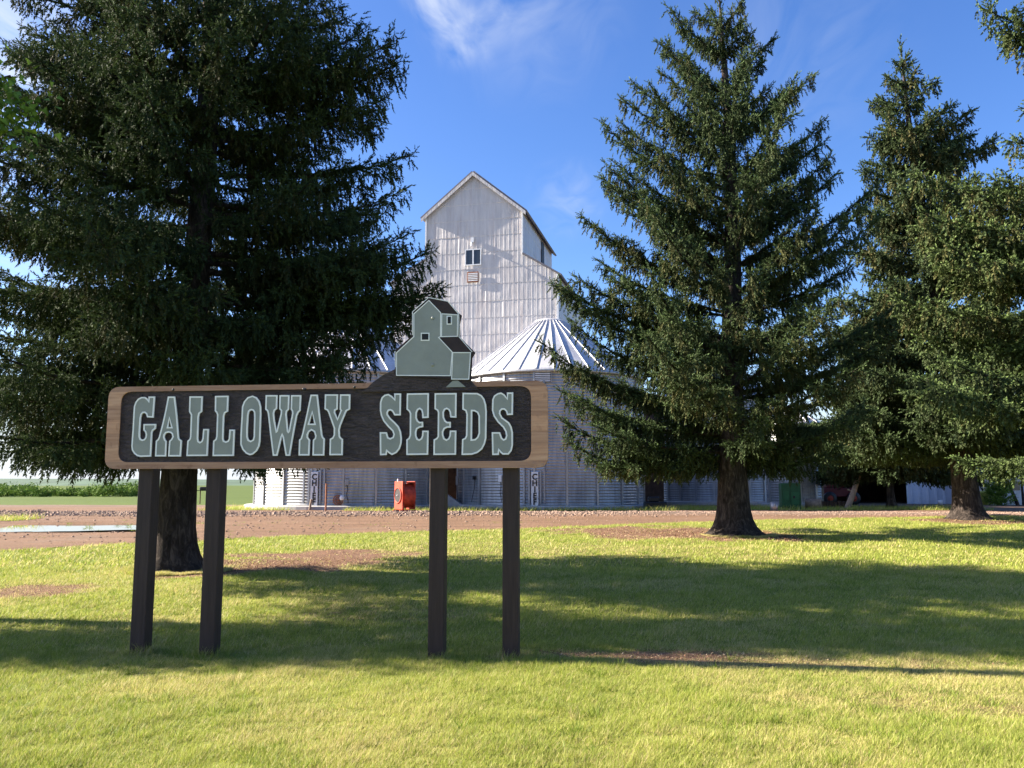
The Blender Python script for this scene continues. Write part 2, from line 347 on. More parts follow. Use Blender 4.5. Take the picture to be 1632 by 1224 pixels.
PUD = [(on_ground(px, py)) for px, py in ((-60, 841), (120, 840), (262, 840))]
_a, _b, _c = on_ground(60, 848), on_ground(60, 833), on_ground(262, 839)
PB = (float(terrain(_a.x, _a.y)) + .012, _c.x, _a.y, _b.y)
def road_z(x, y): 
    z = terrain(x, y) + .012 + .035*(vnoise(x, y, 1.4, 31) - .5)
    pm = smooth(PB[1] + 1.2, PB[1] - .1, x)*smooth(PB[2] - .35, PB[2] + .3, y)*smooth(PB[3] + .35, PB[3] - .3, y); z = z*(1 - pm) + (PB[0] - .07)*pm
    wr = smooth(2.2, 0, np.abs(y - (39.7 + .8*np.sin(x*.13)))) ; z = z + .10*wr*(.25 + .75*smooth(16, -2, x))*(.3 + vnoise(x, y, .8, 33))
    return z
def road_attr(x, y):
    wr = smooth(2.0, .4, np.abs(y - (39.7 + .8*np.sin(x*.13))))*.8
    pd = smooth(1.6, .7, np.abs((y - PUD[0].y)/1.3))*smooth(-7, -12, x)
    return np.stack([np.maximum(wr, smooth(50, 54, y)*.5), pd*.0, pd*0], -1)
road = link('gravel_road', grid_mesh('gravel_road', gx, gy, road_z, road_keep, road_attr), M_gravel); tag(road, kind='structure')
lx = np.linspace(-45, 60, 351); ly = np.linspace(-8, 48, 225)
def lawn_z(x, y): return terrain(x, y) + .035 - .06*smooth(-.5, .25, y - edge_y(x)) + .02*(vnoise(x, y, .7, 8) - .5)
lawn = link('lawn', grid_mesh('lawn', lx, ly, lawn_z, lambda x, y: y < edge_y(x) + .35, lambda x, y: np.stack([bare_mask(x, y)]*3, -1)), M_lawn); tag(lawn, kind='structure')
strip = link('grass_verge', grid_mesh('grass_verge', np.linspace(-42, 27, 277), np.linspace(33, 51, 110), lambda x, y: road_z(x, y) - .03 + .05*in_strip(x, y), lambda x, y: in_strip(x, y) > .45, lambda x, y: np.stack([x*0+.1]*3, -1)), M_lawn)
tag(strip, kind='structure')
# puddle: a thin irregular sheet of water in the gravel
pc = on_ground(95, 840.5); zz = None; pts = []
cen = [(on_ground(px, py)) for px, py in ((-90, 843), (60, 841.5), (150, 838.5), (250, 838.5))]
top = [(-120, 842), (-10, 842), (25, 835), (60, 833.5), (110, 833), (150, 832), (200, 831), (245, 832), (262, 836)]
bot = [(266, 840), (240, 843.6), (180, 844.8), (120, 846.8), (50, 848), (0, 848.4), (-60, 849), (-140, 848)]
PP = []
raw = [on_ground(*q) for q in top + bot]
for i, a in enumerate(raw):
    b = raw[(i+1) % len(raw)]
    for t in np.linspace(0, 1, 9)[:-1]:
        p = a.lerp(b, t); j = float(vnoise(p.x, p.y, .5, 77) - .5)*.35; PP.append(Vector((p.x + j*.6, p.y + j, 0)))
pz = PB[0]
m_ = MB(); tr = tessellate_polygon([PP]); m_.add([(p.x, p.y, pz) for p in PP], [t if ((PP[t[1]]-PP[t[0]]).cross(PP[t[2]]-PP[t[0]]).z > 0) else t[::-1] for t in tr])
tag(m_.build('puddle', M_water), kind='structure')
# low far hills
hx = np.linspace(-2600, 600, 120)
m_ = MB(); hv = []
for k, (yy, s) in enumerate(((1500, 0), (1700, .7), (2300, 1), (3200, 1))):
    hv += [(x, yy, -1 + s*(5 + 13*float(vnoise(x, 0, 420, 5)) + (8 if k > 1 else 0)*float(vnoise(x, 9, 700, 6)))) for x in hx]
nh = len(hx); m_.add(hv, [(k*nh+i, k*nh+i+1, (k+1)*nh+i+1, (k+1)*nh+i) for k in range(3) for i in range(nh-1)], True)
tag(m_.build('hills', simple('far_fields', (.075, .12, .07), .9, scale=.01, var=.4, bump=0)), kind='structure')

# ------------------------------------------------------------------ the sign
A_S = math.radians(7)
sd_, sn_ = np.array([math.cos(A_S), -math.sin(A_S), 0]), np.array([-math.sin(A_S), -math.cos(A_S), 0])
r_ = ray(873, 675); S_R = r_ * (7.7 / r_[1]) + np.array([0, 0, CAMH])
S_O = S_R - sd_*2.15; S_O[2] = 0
def sp(px, py, y=0.0):      # pixel -> (x, z) on the sign's plane
    r = ray(px, py); o = np.array([0, 0, CAMH]); P0 = S_O - sn_*y; t = (P0 - o).dot(sn_) / r.dot(sn_); q = o + r*t; return (float((q - S_O).dot(sd_)), float(q[2]))
gz = float(terrain(*S_O[:2]))
sign = thing('farm_sign', 'cedar framed dark brown sign with sage letters and elevator cutout on four posts', 'sign', Vector(S_O), -A_S)
def rrect(pa, ra, n=8):     # rounded quad from four (x, z) corners, going round
    out = []; m = len(pa)
    for i in range(m):
        P, A, B = Vector(pa[i]), Vector(pa[i-1]), Vector(pa[(i+1) % m]); r = ra[i] if isinstance(ra, (list, tuple)) else ra
        if r <= 0: out.append(tuple(P)); continue
        a, b = P + (A-P).normalized()*r, P + (B-P).normalized()*r
        for k in range(n+1): t = k/n; out.append(tuple(a*(1-t)**2 + P*2*t*(1-t) + b*t*t))
    return out
oc = [sp(168, 747.5), sp(873, 745.5), sp(873, 606), sp(172, 617)]
x0, x1 = (oc[0][0]+oc[3][0])/2, (oc[1][0]+oc[2][0])/2; zb, zt_ = (oc[0][1]+oc[1][1])/2, (oc[2][1]+oc[3][1])/2
outer = rrect([(x0, zb), (x1, zb), (x1, zt_), (x0, zt_)], .115)
ix0, ix1 = sp(190.5, 680)[0], sp(846.5, 680)[0]; izb, izt = (sp(300, 736.5)[1] + sp(800, 734.5)[1])/2, (sp(300, 623)[1] + sp(800, 615.6)[1])/2
inner = rrect([(ix0, izb), (ix1, izb), (ix1, izt), (ix0, izt)], .11)
m_ = MB(); m_.prism([outer, inner[::-1]], 0, .062); fr = m_.build('frame', M_cedar, sign)
hill_l, hill_r = [sp(x/4.08+520, y/4.08+460) for x, y in ((262, 652), (300, 612), (370, 562), (455, 520))], [sp(x/4.08+520, y/4.08+460) for x, y in ((930, 575), (942, 597), (975, 637))]
m_ = MB(); m_.prism([inner], .011, .05); m_.build('panel', M_panel, sign)
hp = [sp(577, 624.5)] + hill_l + [sp(637, 560), sp(748, 560)] + hill_r + [sp(764, 622)]
m_ = MB(); m_.prism([hp], -.004, .03); m_.build('painted_hill', M_panel, sign)
m_ = MB(); m_.prism([[sp(x/4.08+520, y/4.08+460) for x, y in ((778, 642), (822, 600), (856, 597), (908, 640))]], -.007, .0); m_.build('painted_ramp', M_sage, sign)
# emblem: an elevator silhouette board with painted faces
def zz6(*p, o=(580, 465), s=8.16): return [sp(x/s + o[0], y/s + o[1]) for x, y in p]
back = zz6((845, 72), (905, 92), (1095, 122), (1240, 285), (1268, 305), (1245, 420), (1250, 590), (1445, 790), (1405, 860), (1392, 1150), (420, 1100), (410, 990), (404, 772), (632, 570), (630, 262))
emb = MB(); emb.prism([back], -.012, .026); emb_o = emb.build('elevator_cutout', simple('cutout_edge_brown', (.035, .022, .02), .7), sign)
fw = zz6((850, 118), (1003, 277), (1001, 588), (976, 598), (1152, 787), (1128, 1094), (430, 1090), (430, 797), (655, 588), (655, 292))
sw = zz6((1018, 292), (1224, 305), (1220, 583), (1014, 588)); lw = zz6((1160, 795), (1390, 795), (1368, 1140), (1145, 1138))
ur = zz6((855, 88), (1090, 130), (1232, 298), (1016, 284), (858, 112)); lr = zz6((990, 600), (1232, 592), (1408, 783), (1160, 787))
M_roofp = simple('cutout_roof_brown', (.040, .024, .021), .6, scale=12, bump=.5)
for nm, lp, mt in (('front_wall', fw, M_sage), ('upper_side_wall', sw, M_sage), ('lower_side_wall', lw, M_sage), ('upper_roof', ur, M_roofp), ('lower_roof', lr, M_roofp)):
    q = MB(); q.prism([lp], -.016, -.012); q.build(nm, mt, emb_o)
lines = MB()
for lp in (fw, sw, lw): lines.ribbon(lp, .0085, -.0185, -.0162)
lines.ribbon(zz6((845, 80), (1095, 128), (1238, 296), (1242, 590), (1412, 786)), .007, -.0181, -.0161, False); lines.ribbon(zz6((845, 80), (638, 266), (636, 568)), .007, -.0179, -.0161, False); lines.ribbon(zz6((410, 775), (415, 985)), .007, -.0179, -.0161, False)
lines.build('outline', M_cream, emb_o)
for a_, b_, c_, d_ in ((745, 537, 858, 642), (1080, 316, 1150, 432)):
    q = MB(); q.prism([zz6((a_, d_), (c_, d_), (c_, b_), (a_, b_))], -.0185, -.016); wd = q.build('window', M_cream, emb_o)
    e = 14; q = MB(); q.prism([zz6((a_+e, d_-e), (c_-e, d_-e), (c_-e, b_+e), (a_+e, b_+e))], -.0205, -.0185); q.build('window_opening', M_dark, wd)
def bolt(px, py, mat, par, y0, r=.011):
    x, z = sp(px, py); q = MB(); q.lathe([(r*1.05, 0), (r, r*.35), (r*.55, r*.62), (0.0001, r*.68)], 10, M=Matrix.Translation((x, y0, z)) @ Matrix.Rotation(math.radians(90), 4, 'X')); return q.build('bolt', mat, par)
for px, py in ((690, 507.3), (690, 582)): bolt(px, py, M_sage, emb_o, -.016, .016)
for px, py in ((276, 621), (225.5, 630.5), (338.5, 629.5), (484, 620), (486.5, 620.5), (565, 617), (219.5, 729)): bolt(px, py, M_black, sign, .0 if py < 624 and px < 570 and px > 240 else .011, .012)
LET = [((200, 615), [[(470,185),(385,185),(382,262),(350,215),(315,192),(265,192),(215,215),(175,265),(150,330),(142,430),(128,700),(108,980),(118,1045),(150,1095),(195,1130),(250,1143),(405,1138),(425,760),(440,720),(482,690),(487,630),(305,632),(303,715),(330,745),(342,790),(335,840),(310,875),(275,885),(240,870),(225,830),(225,760),(240,520),(255,460),(280,432),(315,428),(345,450),(360,500),(445,505)]]),
 ((200, 615), [[(700,185),(795,185),(830,480),(858,840),(870,870),(905,895),(890,1135),(705,1135),(722,900),(750,875),(775,830),(765,780),(740,755),(700,748),(655,758),(628,795),(622,835),(635,875),(658,905),(650,1135),(493,1135),(505,900),(535,875),(555,830),(610,620),(660,400)], [(715,515),(757,680),(682,680)]]),
 ((200, 615), [[(1052,182),(1245,182),(1235,415),(1195,445),(1182,500),(1170,860),(1180,905),(1210,925),(1245,905),(1262,860),(1275,712),(1345,712),(1325,1128),(1003,1130),(1018,900),(1050,870),(1062,830),(1075,470),(1045,415)]]),
 ((330, 615), [[(142,175),(338,172),(330,410),(285,435),(268,490),(255,860),(268,900),(305,915),(345,900),(365,860),(375,722),(440,722),(425,1128),(102,1130),(112,900),(150,870),(162,820),(175,470),(160,430),(138,405)]]),
 ((330, 615), [[(740,170),(800,195),(845,255),(868,340),(870,450),(855,900),(840,980),(800,1055),(740,1105),(695,1115),(640,1090),(585,1030),(553,950),(555,800),(575,450),(580,340),(610,260),(665,195)], [(722,385),(755,395),(775,430),(778,500),(770,820),(755,880),(710,905),(668,885),(650,830),(650,700),(662,480),(675,415),(700,390)]]),
 ((330, 615), [[(965,162),(1135,162),(1128,368),(1092,395),(1078,450),(1090,560),(1125,750),(1140,735),(1210,450),(1212,400),(1185,370),(1190,162),(1330,162),(1322,380),(1290,410),(1283,460),(1310,740),(1322,755),(1337,740),(1395,450),(1392,410),(1372,380),(1378,162),(1520,162),(1508,400),(1475,430),(1455,480),(1400,770),(1340,1125),(1288,1125),(1240,830),(1222,785),(1205,830),(1135,1125),(1080,1125),(1040,800),(1000,450),(985,400),(958,380)]]),
 ((420, 615), [[(775,155),(872,155),(910,500),(945,800),(960,840),(985,865),(975,1120),(808,1120),(815,885),(845,855),(852,810),(830,740),(780,710),(735,740),(712,790),(712,840),(745,880),(735,1120),(582,1120),(590,880),(615,860),(640,780),(700,510)], [(792,420),(840,625),(730,625)]]),
 ((420, 615), [[(1010,150),(1200,150),(1195,375),(1158,390),(1152,430),(1203,550),(1265,400),(1250,380),(1255,150),(1400,150),(1395,375),(1345,400),(1325,440),(1240,650),(1225,720),(1232,820),(1250,850),(1280,870),(1275,1115),(1083,1115),(1090,870),(1130,845),(1152,800),(1155,690),(1060,420),(1040,390),(1003,372)]]),
 ((590, 615), [[(490,135),(402,135),(402,232),(350,175),(295,143),(240,155),(195,195),(172,270),(170,400),(185,480),(225,570),(300,660),(370,730),(390,790),(375,840),(325,862),(285,845),(262,765),(168,765),(172,1115),(258,1112),(268,1048),(310,1085),(355,1112),(420,1080),(470,1020),(498,930),(502,850),(490,750),(455,665),(400,605),(320,530),(275,465),(275,430),(295,395),(330,388),(365,405),(400,468),(485,468)]]),
 ((590, 615), [[(608,135),(942,130),(938,508),(858,512),(855,440),(840,390),(805,365),(770,385),(748,430),(745,520),(765,570),(800,598),(848,595),(850,660),(800,668),(755,695),(738,750),(740,810),(760,865),(795,883),(835,860),(855,810),(858,740),(938,740),(930,1108),(600,1112),(600,880),(635,855),(655,800),(658,450),(640,410),(603,378)]]),
 ((680, 615), [[(142,132),(475,128),(470,505),(395,500),(385,425),(365,385),(325,365),(290,380),(268,425),(270,510),(295,570),(330,597),(380,597),(380,668),(330,670),(285,690),(258,745),(260,800),(280,860),(320,883),(360,862),(382,810),(388,738),(470,738),(465,1108),(122,1112),(125,880),(165,860),(190,825),(195,430),(180,395),(140,370)]]),
 ((680, 615), [[(595,125),(820,128),(885,160),(930,220),(955,310),(965,420),(958,850),(935,940),(895,1020),(820,1080),(730,1108),(580,1112),(588,875),(630,855),(652,810),(658,460),(640,400),(592,375)], [(730,400),(780,402),(830,430),(855,490),(857,770),(830,840),(790,875),(725,882)]]),
 ((680, 615), [[(1395,118),(1315,120),(1312,215),(1260,150),(1210,120),(1160,130),(1105,165),(1078,225),(1073,400),(1100,490),(1160,580),(1250,670),(1290,740),(1303,810),(1285,865),(1250,880),(1215,850),(1185,765),(1070,765),(1078,1112),(1165,1110),(1170,1030),(1200,1070),(1240,1105),(1325,1105),(1370,1050),(1390,960),(1390,760),(1370,670),(1330,600),(1220,520),(1185,450),(1190,405),(1220,375),(1265,375),(1300,410),(1315,462),(1390,460)]])]
for (o_, loops) in LET:
    LL = [[sp(x/10.2 + o_[0], y/10.2 + o_[1]) for x, y in L] for L in loops]
    q = MB(); q.prism(LL, .0, .012); lt = q.build('letter', M_sage, sign)
    q = MB()
    for L in LL: q.ribbon(L, .0145, -.003, .0095)
    q.build('letter_outline', M_cream, lt)
for px in (224.5, 334.5, 696.5, 814.5):
    xx = sp(px, 900, .1)[0]; xx = sp(px, 1000, .12)[0]; q = MB(); q.box((xx-.073, .062, -.1), (xx+.073, .208, zt_-.12), c=.006); q.build('post', M_post, sign)

# ------------------------------------------------------------------ spruces
def spray_variants(K, n, ln, wd, g):
    out = []
    for _ in range(K):
        T = np.zeros((n, 3, 3)); tip = np.zeros(n)
        for i in range(n):
            s = (i + g.random()*.6)/n; a = g.uniform(0, 2*math.pi); el = math.radians(g.uniform(25, 55)) if i < n-2 else math.radians(10)
            d = np.array([math.cos(el), math.sin(el)*math.cos(a), math.sin(el)*math.sin(a)]); p = np.cross(d, g.normal(size=3)); p /= np.linalg.norm(p)
            L = ln*g.uniform(.75, 1.2)*(1 - .35*s); b = np.array([s, 0, 0]); T[i] = [b - p*wd/2, b + p*wd/2, b + d*L]; tip[i] = s
        out.append((T, tip))
    return out
def foliage(P, D, S, tone, V, g):
    """sprays at P along D, size S; tone (n,3) -> triangles and attributes"""
    n = len(P); D = D/np.linalg.norm(D, axis=1)[:, None]; u = np.cross(D, g.normal(size=(n, 3))); u /= np.linalg.norm(u, axis=1)[:, None]; v = np.cross(D, u)
    R = np.stack([D, u, v], 1)*S[:, None, None]; k = g.integers(0, len(V), n); Ts, As = [], []
    for i, (T, tip) in enumerate(V):
        s = k == i
        if not s.any(): continue
        W = np.einsum('tvc,ncd->ntvd', T, R[s]) + P[s][:, None, None, :]; m = W.shape[0]*W.shape[1]; Ts.append(W.reshape(m, 3, 3))
        a = np.repeat(tone[s][:, None, :], T.shape[0], 1).copy(); a[:, :, 1] *= (tip[None, :]**2)*1.6; a[:, :, 0] *= g.uniform(.6, 1.3, a.shape[:2])
        As.append(np.repeat(a.reshape(m, 3), 3, 0))
    return np.concatenate(Ts), np.clip(np.concatenate(As), 0, 1)
def spruce(label, base, H, prof, seed, z0, lean=(0, 0), tr=.3, step=1.0, size=.3, mat=None, nwh=46, rise=(.15, .9), group=None, flare=1.0, hang=1.0, tipgrow=.35, brown=.3, only=None, name='spruce_tree', ntri=12, jit=.22, minz=1.0, rpow=1.0, lat=.30, sp=(.32, .2), spc=1.0, asym=None, tips=()):
    g = np.random.default_rng(seed); rd = random.Random(seed)
    root = thing(name, label, 'tree', base, group=group)
    zs_, rs_ = np.array([p[0] for p in prof]), np.array([p[1] for p in prof])
    ax = lambda z: np.array([lean[0]*z/H + .12*math.sin(z*.35 + seed), lean[1]*z/H, z])
    # trunk
    n = 26; rows = [0, .04, .1, .18, .3, .5, .8, 1.2, 1.8, 2.5, 3.5] + list(np.linspace(5, H*.985, 10)); v = []; f = []
    rr = lambda z: tr*(1 - z/H)**.85 + tr*.75*flare*math.exp(-z/.22) + tr*.28*flare*math.exp(-z/.8)
    for z in [-.12] + rows:
        c = ax(max(z, 0)); 
        for k in range(n):
            t = 2*math.pi*k/n; wob = 1 + .06*float(vnoise(k*1.7, z*3, 1.3, seed)) + .22*flare*math.exp(-max(z, 0)/.25)*math.sin(5*t + seed)*.6
            v.append((c[0] + rr(max(z, 0))*wob*math.cos(t), c[1] + rr(max(z, 0))*wob*math.sin(t), z))
    nr = len(rows) + 1
    for i in range(nr-1):
        for k in range(n): q = (k+1) % n; f.append((i*n+k, i*n+q, i*n+n+q, i*n+n+k))
    limb = MB(); limb.add(v, f, True); P, D, S, TN = [], [], [], []
    V = spray_variants(8, ntri, sp[0], sp[1], g); zz = z0
    zl = []
    while zz < H - .3:
        fr = (zz - z0)/(H - z0); zl.append(zz); zz += (H - z0)/nwh*(.78 + .55*fr)*rd.uniform(.7, 1.3)
    known = []
    for (tx, ty) in tips:
        q = at(tx, ty, base[1]); tz = q.z - base[2]; zb = tz
        for _ in range(8):
            f_ = min(1, max(0, (zb - z0)/(H - z0))); e_ = rise[0] + (rise[1]-rise[0])*f_**rpow; x_ = q.x - base[0] - float(ax(max(zb, 0))[0]); zb = max(z0*.9, tz - abs(x_)*(e_ + .10))
        known.append((zb, 0.0 if x_ > 0 else math.pi, abs(x_)*1.06))
    for zi, zb_ in enumerate(zl + [k_[0] for k_ in known]):
        kn = known[zi - len(zl)] if zi >= len(zl) else None
        fr = min(1, max(0, (zb_ - z0)/(H - z0))); er = max(0, rise[0] + (rise[1]-rise[0])*fr**rpow)*.85; R0 = float(np.interp(zb_, zs_, rs_))
        for _ in range(12): R0 = .5*R0 + .5*float(np.interp(zb_ + er*R0, zs_, rs_))
        nb = rd.choice((4, 5, 5, 6)) if fr < .9 else 4; ph = rd.uniform(0, 6.28)
        if kn: nb = 1
        for b in range(nb):
            az = ph + b*2*math.pi/nb + rd.uniform(-.3, .3)
            if only and not only(az) and not kn: continue
            L = max(.25, R0*rd.choice((rd.uniform(1-jit*1.6, 1), rd.uniform(1-jit, 1+jit*.5)))); zc_ = zb_ + rd.uniform(-.2, .2)
            if asym: L *= asym(zb_, az)
            if tips and not kn: L *= 1 - .12*abs(math.cos(az))
            if kn: az = kn[1] + rd.uniform(-.22, .22); L = kn[2]; zc_ = zb_
            h = np.array([math.cos(az), math.sin(az), 0]); side = np.array([-h[1], h[0], 0]); e0 = rise[0] + (rise[1]-rise[0])*fr**rpow + (0 if kn else rd.uniform(-.1, .1))
            e1 = rd.uniform(.05, .2)*(1.3 - fr); c0 = ax(zc_); bend = rd.uniform(-.12, .12)
            pt = lambda t: c0 + h*L*t*(1 - .08*t) + side*bend*L*t*t + np.array([0, 0, L*((e0 - e1)*t + 1.15*e1*t**3 + (.10*(t if e0 < .3 else 0)))])
            br = [pt(t) for t in np.linspace(0, .97, 7)]; r0 = .012 + .011*L
            limb.tube([Vector(q) for q in br], [r0*(1 - .85*i/6) for i in range(7)], 5, False)
            dens = rd.uniform(.75, 1.2); bsh = g.uniform(-.15, .15); brn = brown*(1 if rd.random() < .5 else .25)
            def rope(q0, q1, up, w0, tipb):      # a stretch of branch densely set with short shoots
                d = q1 - q0; l = float(np.linalg.norm(d)); m_n = max(3, int(l/(.05*step))); t_ = (np.arange(m_n) + g.random(m_n))/m_n; T = d/max(l, 1e-6)
                q = q0[None] + d[None]*t_[:, None]; q[:, 2] += up*l*(t_**2.2 - t_*.55)
                kk = 2; q_ = np.repeat(q, kk, 0) + g.normal(size=(m_n*kk, 3))*.022; tt_ = np.repeat(t_, kk); n_ = len(q_)
                P.append(q_); D.append(T[None]*.75 + g.normal(size=(n_, 3))*np.array([[.55, .55, .38]]) + np.array([[0, 0, .06]])); S.append(g.uniform(.7, 1.15, n_)*size*(1 - .25*tt_))
                TN.append(np.stack([g.uniform(.35, 1, n_) + bsh, tipgrow*np.clip(tipb + .5*tt_, 0, 1), np.full(n_, brn*.12)], 1))
                hk = g.poisson(1.1*hang*w0, m_n); c_ = int(hk.sum())
                if c_:
                    q2 = np.repeat(q, hk, 0) + g.normal(size=(c_, 3))*.03; t2 = np.repeat(t_, hk); q2[:, 2] -= g.uniform(0, .34, c_)*hang*w0*(1 - .55*t2)*min(1, L/2)
                    P.append(q2); D.append(np.stack([g.normal(size=c_)*.25 + T[0]*.3, g.normal(size=c_)*.25 + T[1]*.3, -np.ones(c_)*.9], 1)); S.append(g.uniform(.75, 1.2, c_)*size)
                    TN.append(np.stack([g.uniform(.1, .8, c_) + bsh, np.full(c_, tipgrow*.2), np.clip(g.uniform(-.25, 1, c_)*brn*1.6, 0, 1)], 1))
            seg = np.linspace(.10 if L > 1.5 else .02, 1, max(3, int(L/.8) + 1))
            for ta, tb in zip(seg[:-1], seg[1:]): rope(pt(ta), pt(tb), 0, 1.0*dens, .15 + .4*ta)
            if L > .7:
                t = .16; sg = rd.choice((-1, 1))
                while t < .93:
                    p = pt(t); T = pt(min(1, t+.02)) - pt(max(0, t-.02)); T /= np.linalg.norm(T); sg = -sg
                    l2 = (lat*1.35*L*(1 - t)**.8 + .2)*rd.uniform(.6, 1.2)*(.45 + .55*min(1, t/.3)); ld = T*rd.uniform(.6, .95) + side*sg*rd.uniform(.5, .85) + np.array([0, 0, rd.uniform(-.22, .06)]); ld /= np.linalg.norm(ld)
                    e = p + ld*l2; rope(p, e, .16, .85*dens, .1 + .4*t)
                    if l2 > .5: limb.tube([Vector(p), Vector(p + ld*l2*.8 - np.array([0, 0, .05*l2]))], [.009, .003], 3, False)
                    if l2 > .75:
                        for s2 in (.45, .72):
                            m2 = ld*.8 + np.cross(ld, [0, 0, 1])*rd.choice((-1, 1))*.6 + np.array([0, 0, -.1]); rope(p + ld*l2*s2, p + ld*l2*s2 + m2*l2*.35, .1, .8*dens, .3)
                    t += rd.uniform(.16, .30)*spc/max(L, 1.2)**.8
    # leader
    tp = np.array([ax(z) for z in np.linspace(H*.9, H, 24)]); P.append(tp); D.append(np.tile([0, 0, 1.], (24, 1)) + g.normal(size=(24, 3))*.3); S.append(np.full(24, size)); TN.append(np.tile([.6, .3, 0], (24, 1)))
    P, D, S, TN = map(np.concatenate, (P, D, S, TN)); P[:, 2] = np.maximum(P[:, 2], minz + g.uniform(-.15, .25, len(P)))
    V_, A_ = foliage(P, D, S, TN, V, g)
    limb.build('trunk', M_bark, root); link('crown', tri_mesh('crown', V_, A_), mat or M_need, root)
    print(label[:30], 'sprays', len(P), 'tris', len(V_)); return root
def prof_px(Y, rows, base_z=0):    # (photo row, half width in pixels) -> (height, radius)
    out = sorted(((at(816, py, Y).z - base_z, hw*mpp(Y)) for py, hw in rows)); return out
b1 = on_ground(287, 913)
spruce('dark tall spruce close behind the left end of the sign', b1, 19.5, prof_px(b1.y, [(760, 340), (640, 420), (520, 430), (460, 450), (400, 440), (300, 400), (200, 395), (100, 365), (0, 290), (-250, 150), (-520, 20)], b1.z), 11, 2.7,
       tr=.31, step=1.15, size=.20, nwh=30, rise=(-.16, .5), hang=1.35, tipgrow=.3, brown=.35, flare=1.0, jit=.18, ntri=14, sp=(.36, .14), tips=((560, 15), (610, 75), (662, 122), (640, 185), (667, 238), (650, 290), (612, 345), (668, 380), (706, 412), (722, 455), (690, 500), (652, 470), (640, 530), (600, 575), (575, 610), (560, 660), (150, 790), (205, 770), (60, 735), (10, 690), (545, 745), (-70, 420), (-60, 500), (-40, 560), (-20, 610), (10, 660), (-90, 330), (40, 700), (30, 5), (-10, 70), (-25, 140), (-45, 210), (-50, 270), (15, 40)), asym=lambda z, a: 1 - .22*float(smooth(.1, .7, math.cos(a)))*float(smooth(5.6, 4.9, z)))
b2 = on_ground(1177, 855)
spruce('tall spruce standing alone in front of the round bins right of the sign', b2, at(1100, -25, b2.y).z - b2.z, prof_px(b2.y, [(780, 220), (720, 340), (640, 370), (560, 370), (500, 350), (440, 345), (330, 290), (250, 240), (170, 190), (110, 140), (50, 85), (10, 50), (-20, 12)], b2.z), 23, 2.5,
       tr=.43, step=1.2, size=.27, nwh=17, spc=1.3, rise=(-.02, .98), hang=1.05, tipgrow=.6, brown=.3, flare=1.1, mat=M_need2, jit=.3, minz=1.7, rpow=.65, lat=.21, ntri=13, sp=(.36, .15), tips=((1058, 12), (1045, 60), (1000, 118), (985, 135), (953, 178), (968, 225), (950, 262), (955, 300), (914, 334), (945, 390), (905, 425), (866, 440), (876, 470), (900, 520), (853, 556), (890, 590), (884, 640), (905, 660), (882, 688), (893, 735), (960, 755), (1000, 770), (1195, 20), (1232, 62), (1310, 100), (1262, 130), (1322, 178), (1318, 215), (1356, 218), (1345, 262), (1395, 290), (1400, 340), (1380, 400), (1340, 720), (1290, 735), (1110, 745), (1240, 765), (1232, 705), (1118, 690), (1085, 660), (1262, 650), (1145, 640), (1300, 600), (1292, 655), (1322, 560), (1312, 690), (1225, 640), (1130, 775)))
b3 = on_ground(1546, 829)
spruce('spruce with a narrow pointed top behind the pale green boughs at the right', b3, at(1500, 70, b3.y).z - b3.z, prof_px(b3.y, [(760, 270), (700, 290), (620, 260), (520, 215), (420, 170), (320, 130), (240, 95), (180, 72), (130, 48), (90, 18)], b3.z), 31, 2.9,
       lean=(-1.7, 0), tips=((1335, 480), (1302, 545), (1290, 610), (1312, 665), (1388, 150), (1380, 212), (1372, 258), (1365, 330), (1545, 178), (1552, 205), (1575, 225)), tr=.47, step=1.7, size=.38, nwh=21, rise=(-.12, .6), hang=1.05, tipgrow=.4, brown=.4, flare=.9, mat=M_need2, ntri=10, minz=2.6)
c4 = at(1830, 880, 17.0); c4.z = float(terrain(c4.x, c4.y))
spruce('near spruce whose pale green boughs reach in from the right edge', c4, 17.5, prof_px(17.0, [(740, 370), (600, 390), (480, 390), (400, 385), (330, 330), (270, 220), (200, 180), (100, 165), (0, 160), (-120, 130), (-300, 60), (-420, 20)], c4.z), 47, 2.4,
       tr=.35, step=1.2, size=.23, nwh=12, rise=(-.12, .6), hang=1.1, minz=1.9, tipgrow=1.0, brown=.35, mat=M_need3, tips=((1556, 12), (1600, 48), (1592, 235), (1560, 300), (1450, 272), (1475, 330), (1430, 362), (1440, 420), (1425, 470), (1465, 585), (1400, 620), (1470, 520)), only=lambda a: math.cos(a) < .35, ntri=11)
b5 = on_ground(1420, 811)
spruce('shaded spruce on a thin trunk at the far side of the drive', b5, 11, [(0, 5.0), (3, 5.4), (6, 3.6), (9, 1.4), (11, .2)], 53, 2.3, tr=.2, step=2.3, size=.5, nwh=20, rise=(-.1, .5), hang=1.2, tipgrow=.2, ntri=9, minz=1.75)
# small evergreen shrub by the white shed
b6 = on_ground(1592, 806)
spruce('small yellow green evergreen between the lime barrel and the white shed', b6, 3.3, [(0, 1.0), (1, .95), (2, .6), (3.3, .1)], 59, .15, tr=.07, step=1.6, size=.3, nwh=14, minz=.1, rise=(.4, 1.1), hang=.2, tipgrow=1.0, mat=M_leaf, name='evergreen_shrub', ntri=9)

